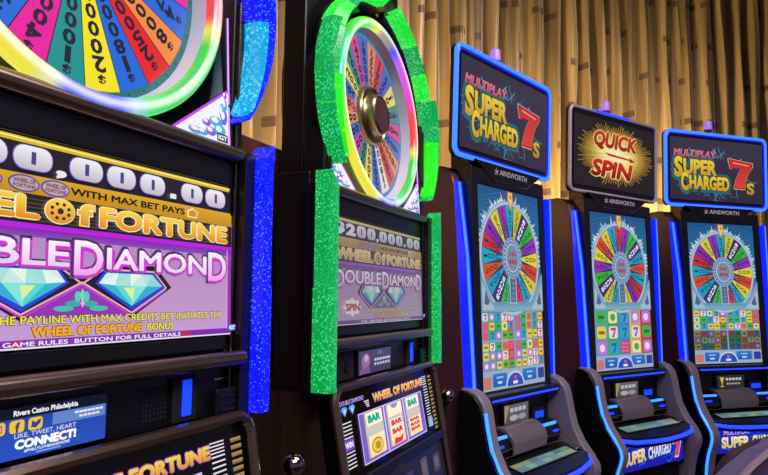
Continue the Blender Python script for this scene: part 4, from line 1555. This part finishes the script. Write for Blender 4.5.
    MB().tube([(0, 0.062, 2.2), (0, 0.062, 2.262)], 0.012, 10).build('lamp_post', black, root)
    # sill under the main screen
    box('sill', black, root, -0.245, 0.245, -0.055, 0.02, 1.040, 1.070, 0.006)
    box('sill_light', blue_line, root, -0.225, 0.225, -0.0575, -0.054, 1.050, 1.056)
    # service panel
    box('service_panel', black, root, -0.252, 0.252, 0.0, 0.02, 0.60, 1.045, 0.002)
    inf = box('info_display', gloss, root, -0.094, 0.096, -0.010, 0.002, 0.952, 1.026, 0.004)
    ip = Print()
    ip.rect(-0.080, 0.082, 0.954, 1.017, '#6a6870', 1, '#4c4a50')
    if k == 'E':
        ip.rect(-0.080, 0.082, 0.954, 1.017, '#2c2c30', 2)
        ip.poly([(-0.068, 1.008), (-0.040, 1.008), (-0.048, 0.986), (-0.052, 0.966), (-0.058, 0.986)], '#d8c060', 3)
        ip.rect(-0.062, -0.044, 0.962, 0.968, '#d8c060', 3)
        for q in range(5):
            ip.rect(-0.030 + q * 0.0205, -0.014 + q * 0.0205, 0.993, 1.005, '#c8c4c0', 3)
            ip.rect(-0.026 + q * 0.0175, -0.012 + q * 0.0175, 0.973, 0.981, '#a8a4a0', 3)
    else:
        ip.poly([(-0.080, 1.017), (-0.050, 1.017), (-0.075, 0.960), (-0.080, 0.960)], '#a89868', 2)
        for q in range(4):
            ip.rect(-0.044 + q * 0.028, -0.022 + q * 0.028, 0.992, 1.006, '#c0bec2', 3)
        ip.ell(-0.02, 0.972, 0.028, 0.010, '#b4b0b4', 3)
        ip.ell(0.036, 0.972, 0.028, 0.010, '#9c989c', 3)
    ip.build('info_picture', print_mat('info_print', 0.85), inf, loc=(0, -0.0102, 0))
    cr_ = box('card_reader', black_m, root, 0.116, 0.200, -0.012, 0.002, 0.932, 0.990, 0.004)
    box('reader_light', mat('reader_blue', '#0a40ff', 0.3, emis='#1238ff', es=1.2), cr_, 0.128, 0.188, -0.0145, -0.012, 0.950, 0.974, 0.002)
    # bill and ticket unit: dark drum with grey cover
    yz = lambda y0, z0, r_, a0, a1, n=10: [(y0 - r_ * math.cos(R(a0 + (a1 - a0) * i / n)), z0 + r_ * math.sin(R(a0 + (a1 - a0) * i / n))) for i in range(n + 1)]
    drum = MB().prism_x([(0.0, 0.835), (0.0, 0.945)] + yz(-0.010, 0.893, 0.050, 80, -75), -0.232, 0.232).build('ticket_unit', gloss, root, 0.003)
    cov = MB().prism_x([(0.0, 0.905), (0.0, 0.953)] + yz(-0.012, 0.893, 0.060, 78, 8, 8) + [(-0.068, 0.870), (-0.064, 0.868), (-0.060, 0.905)], -0.118, 0.108).build('cover', grey_cov, drum, 0.003)
    box('cover_plate', mat('cover_plate_tan', '#8d7a6c', 0.4, 0.4), cov, 0.030, 0.090, -0.036, -0.010, 0.948, 0.955, 0.002)
    for z in (0.868, 0.893):
        MB().tube([(-0.228, -0.0635, z), (0.228, -0.0635, z)], 0.002, 6).build('rail', silver, drum)
    for s in (-1, 1):
        box('drum_light', sky_line, drum, s * 0.172 - 0.045, s * 0.172 + 0.045, -0.050, -0.040, 0.925, 0.934, 0.001)
        box('drum_button', mat('reader_blue', '#0a40ff'), drum, s * 0.19 - 0.018, s * 0.19 + 0.018, -0.066, -0.058, 0.902, 0.910, 0.001)
    # button deck with bowed front and touch strip
    fp = [(-0.249, -0.05), (0.249, -0.05), (0.262, -0.148), (0.20, -0.182), (0.10, -0.198), (0.0, -0.203), (-0.10, -0.198), (-0.20, -0.182), (-0.262, -0.148)]
    ztop = lambda y: 0.858 + (y + 0.05) * 0.22
    v = [(x, y, ztop(y)) for x, y in fp] + [(x, y, ztop(y) - 0.040) for x, y in fp]
    n = len(fp)
    f = [tuple(range(n)), tuple(range(2 * n - 1, n - 1, -1))] + [(i, (i + 1) % n, (i + 1) % n + n, i + n) for i in range(n)]
    deck = MB().add(v, f).build('button_deck', black, root, 0.004)
    MB().tube([(x, y - 0.002, ztop(y) - 0.018) for x, y in fp[2:]], 0.0085, 8).build('deck_light', blue_line, deck)
    sl = math.atan(0.22)
    gp = box('touch_strip', gloss, deck, -0.195, 0.205, -0.026, 0.026, 0, 0.003, 0.001, loc=(0, -0.115, ztop(-0.115) + 0.001), rot=(sl, 0, 0))
    tpn = Print()
    tpn.rect(-0.190, 0.200, -0.024, 0.024, '#6c8c88', 1)
    rnd = random.Random(seed + 9)
    for q in range(7):
        u = -0.184 + q * 0.054
        tpn.rrect(u, u + 0.049, -0.020, 0.000, 0.003, rnd.choice(['#8cb0a8', '#5c9098', '#a8a878', '#78a090', '#7090a8']), 2, n=2)
        tpn.rrect(u, u + 0.049, 0.003, 0.021, 0.003, rnd.choice(['#7ca0a0', '#4c8090', '#98a070', '#6c9888']), 2, n=2)
    tpn.build('touch_picture', print_mat('touch_print', 0.75), gp, loc=(0, 0, 0.0032), rot=(-math.pi / 2, 0, 0))
    box('spin_button', silver, deck, -0.022, 0.022, -0.016, 0.016, 0, 0.008, 0.003, loc=(0.238, -0.112, ztop(-0.112)), rot=(sl, 0, 0))
    # belly glass
    bel = box('belly_glass', gloss, root, -0.235, 0.235, -0.130, 0.0, 0.66, 0.795, 0.002)
    bp_ = Print()
    bp_.rect(-0.228, 0.228, 0.668, 0.778, '#1420c0', 1, '#1818a8')
    rb = random.Random(seed + 3)
    for q in range(26):
        x, z = rb.uniform(-0.21, 0.15), rb.uniform(0.68, 0.77)
        bp_.line([(x, z), (x + rb.uniform(0.01, 0.04), z + rb.uniform(-0.012, 0.012)), (x + rb.uniform(0.03, 0.06), z + rb.uniform(-0.02, 0.02))], 0.002, rb.choice(['#2870e0', '#3c98f0', '#2050d8']), 2)
    if sign_art == 'wide':
        bp_.otext('SUPER', -0.205, -0.055, 0.690, 0.745, '#f0e4b0', '#20306c', 3, '#d0b050', bold=0.05, ob=0.12, grow=0.003, rise=0.06)
        bp_.otext('CHARGED', -0.040, 0.130, 0.700, 0.750, '#e8e8f0', '#20306c', 3, '#a8c0e0', bold=0.05, ob=0.12, grow=0.003, rise=0.06)
        sx_ = 0.175
    else:
        bp_.otext('MULTIPLAY', -0.180, -0.020, 0.750, 0.772, '#b898f0', '#301c80', 3, bold=0.04, ob=0.10, grow=0.002)
        bp_.otext('SUPER', -0.195, -0.025, 0.690, 0.742, '#f4ecb8', '#20306c', 3, '#d0b050', bold=0.05, ob=0.12, grow=0.003)
        bp_.otext('CHARGED', -0.010, 0.140, 0.690, 0.742, '#f4ecb8', '#20306c', 3, '#d0b050', bold=0.05, ob=0.12, grow=0.003)
        sx_ = 0.178
    sev = [(-0.028, 0.036), (0.030, 0.036), (0.030, 0.018), (0.010, -0.034), (-0.016, -0.034), (0.006, 0.016), (-0.028, 0.016)]
    bp_.poly([(sx_ + x * 1.22, 0.724 + z * 1.2) for x, z in sev], '#f0c8d0', 3)
    bp_.poly([(sx_ + x, 0.724 + z) for x, z in sev], '#d84060', 4)
    bp_.build('belly_picture', print_mat('belly_print', 1.0), bel, loc=(0, -0.1302, 0.012))
    box('lower_door', black, root, -0.245, 0.245, -0.10, 0.02, 0.06, 0.65, 0.006)
    # side arms with LED edge
    prof = [(0.02, 1.098), (-0.012, 1.098), (-0.045, 1.085), (-0.068, 1.060), (-0.078, 1.030), (-0.086, 0.980), (-0.100, 0.920), (-0.128, 0.865), (-0.162, 0.822),
            (-0.182, 0.790), (-0.186, 0.765), (-0.178, 0.735), (-0.160, 0.690), (-0.148, 0.640), (-0.138, 0.560), (-0.120, 0.30), (-0.10, 0.0), (0.02, 0.0)]
    for s in (-1, 1):
        am = MB().prism_x(prof, min(s * 0.250, s * 0.298), max(s * 0.250, s * 0.298)).build('side_arm', grey_pl, root, 0.008, 3)
        MB().prism_x([(max(y, -9) + (0.010 if y < 0.0 else 0.0), z - (0.006 if z > 1.0 else 0)) for y, z in prof], min(s * 0.298, s * 0.307), max(s * 0.298, s * 0.307)).build('side_plate', black, am, 0.002)
        ln_ = [(s * 0.3035, y + (-0.002 if s < 0 else 0.022), z) for y, z in prof[4:15]]
        MB().tube(ln_, 0.0055, 8).build('arm_light', sky_line, am)
    return root


def holed_rect(x0, x1, z0, z1, hx0, hx1, hz0, hz1, y0, y1):
    """rectangular frame, one closed ring of boxes sharing vertices"""
    o = [(x0, z0), (x1, z0), (x1, z1), (x0, z1)]
    h = [(hx0, hz0), (hx1, hz0), (hx1, hz1), (hx0, hz1)]
    v = []
    for (a, b), (c, d) in zip(o, h):
        v += [(c, y0, d), (a, y0, b), (a, y1, b), (c, y1, d)]
    f = []
    for i in range(4):
        j = (i + 1) % 4
        for q in range(4):
            f.append((i * 4 + q, i * 4 + (q + 1) % 4, j * 4 + (q + 1) % 4, j * 4 + q))
    return MB().add(v, f)


video_machine('C', 'tall-screen slot machine with blue neon topper, right beside the green-lit wheel machine', super_art, 0, 'four', 11, True, 'wide')
video_machine('D', 'tall-screen slot machine with yellow sunburst topper, in the middle of three', quick_art, 9, 'one', 12, False, 'wide')
video_machine('E', 'rightmost tall-screen slot machine with blue neon topper, half behind the chairs', super_art, 0, 'dim', 13, True, 'stack')


# ------------------------------------------------------------------ chairs
def chair(label, loc, rz, leather, shell, trim, top=1.03):
    root = tag(empty('casino_chair', (loc[0], loc[1], 0), rz), label, 'chair', 'chairs pulled up to the slot machines')
    MB().lathe([(0.0001, 0.0), (0.24, 0.0), (0.25, 0.012), (0.22, 0.028), (0.05, 0.045), (0.0001, 0.045)], 40, 'z').build('base', silver, root)
    MB().lathe([(0.035, 0.04), (0.035, 0.50)], 20, 'z').build('column', silver, root)
    # seat: rounded cushion; the sitter faces local +y
    box('seat', leather, root, -0.23, 0.23, -0.22, 0.24, 0.50, 0.60, 0.045, seg=5)
    # backrest: bowed shell with rounded top, front pad and rear shell
    def back(y_off, th, w_, h0, h1, nm, mm):
        nx, nz = 14, 14
        v = []
        for side in (0, 1):
            for j in range(nz + 1):
                u = j / nz
                z = h0 + (h1 - h0) * u
                half = w_ * (1.0 if u < 0.55 else math.sqrt(max(0.02, 1 - ((u - 0.55) / 0.47) ** 2.6)))
                for i in range(nx + 1):
                    q = -1 + 2 * i / nx
                    x = half * q
                    bow = 0.075 * (x / w_) ** 2
                    rake = -0.10 * u
                    puff = 0.022 * (1 - q * q) * math.sin(math.pi * min(1, u * 0.98 + 0.01))
                    y = y_off + rake + bow + (th + puff if side else -puff * 0.6)
                    v.append((x, y, z))
        f = []
        m_ = (nx + 1) * (nz + 1)
        for j in range(nz):
            for i in range(nx):
                a = j * (nx + 1) + i
                f.append((a, a + 1, a + nx + 2, a + nx + 1))
                f.append((m_ + a, m_ + a + nx + 1, m_ + a + nx + 2, m_ + a + 1))
        rim = [i for i in range(nx + 1)] + [j * (nx + 1) + nx for j in range(1, nz + 1)] + [nz * (nx + 1) + i for i in range(nx - 1, -1, -1)] + [j * (nx + 1) for j in range(nz - 1, 0, -1)]
        for a, b in zip(rim, rim[1:] + rim[:1]):
            f.append((b, a, m_ + a, m_ + b))
        return MB().add(v, f).build(nm, mm, root, smooth=60), rim, v
    o, rim, v = back(-0.245, 0.045, 0.235, 0.58, top, 'backrest', leather)
    o2, rim2, v2 = back(-0.262, 0.016, 0.246, 0.56, top + 0.015, 'back_shell', shell)
    MB().tube([v2[i] for i in rim2 + rim2[:1]], 0.008, 6, False).build('piping', trim, root)
    for s in (-1, 1):
        MB().tube([(s * 0.12, -0.16, 0.52), (s * 0.12, -0.25, 0.54), (s * 0.12, -0.262, 0.66)], 0.013, 8).build('bracket', silver, root)
    return root


leather_g = mat('violet_grey_leather', '#4c4560', 0.38, noise=0.15, nscale=30, bump=0.15)
leather_d = mat('dark_brown_leather', '#3a2a28', 0.36, noise=0.15, nscale=30, bump=0.15)
taupe = mat('taupe_piping', '#7d6a70', 0.4, noise=0.1, nscale=30)
chair('violet-grey leather casino chair at the bottom right corner, nearest the camera', (0.712, 1.80), 0.835, leather_g, leather_g, taupe)
chair('dark brown leather casino chair behind the violet-grey one at bottom right', (1.265, 2.36), 0.25, leather_d, leather_d, mat('dark_piping', '#1c1412', 0.4), 0.96)
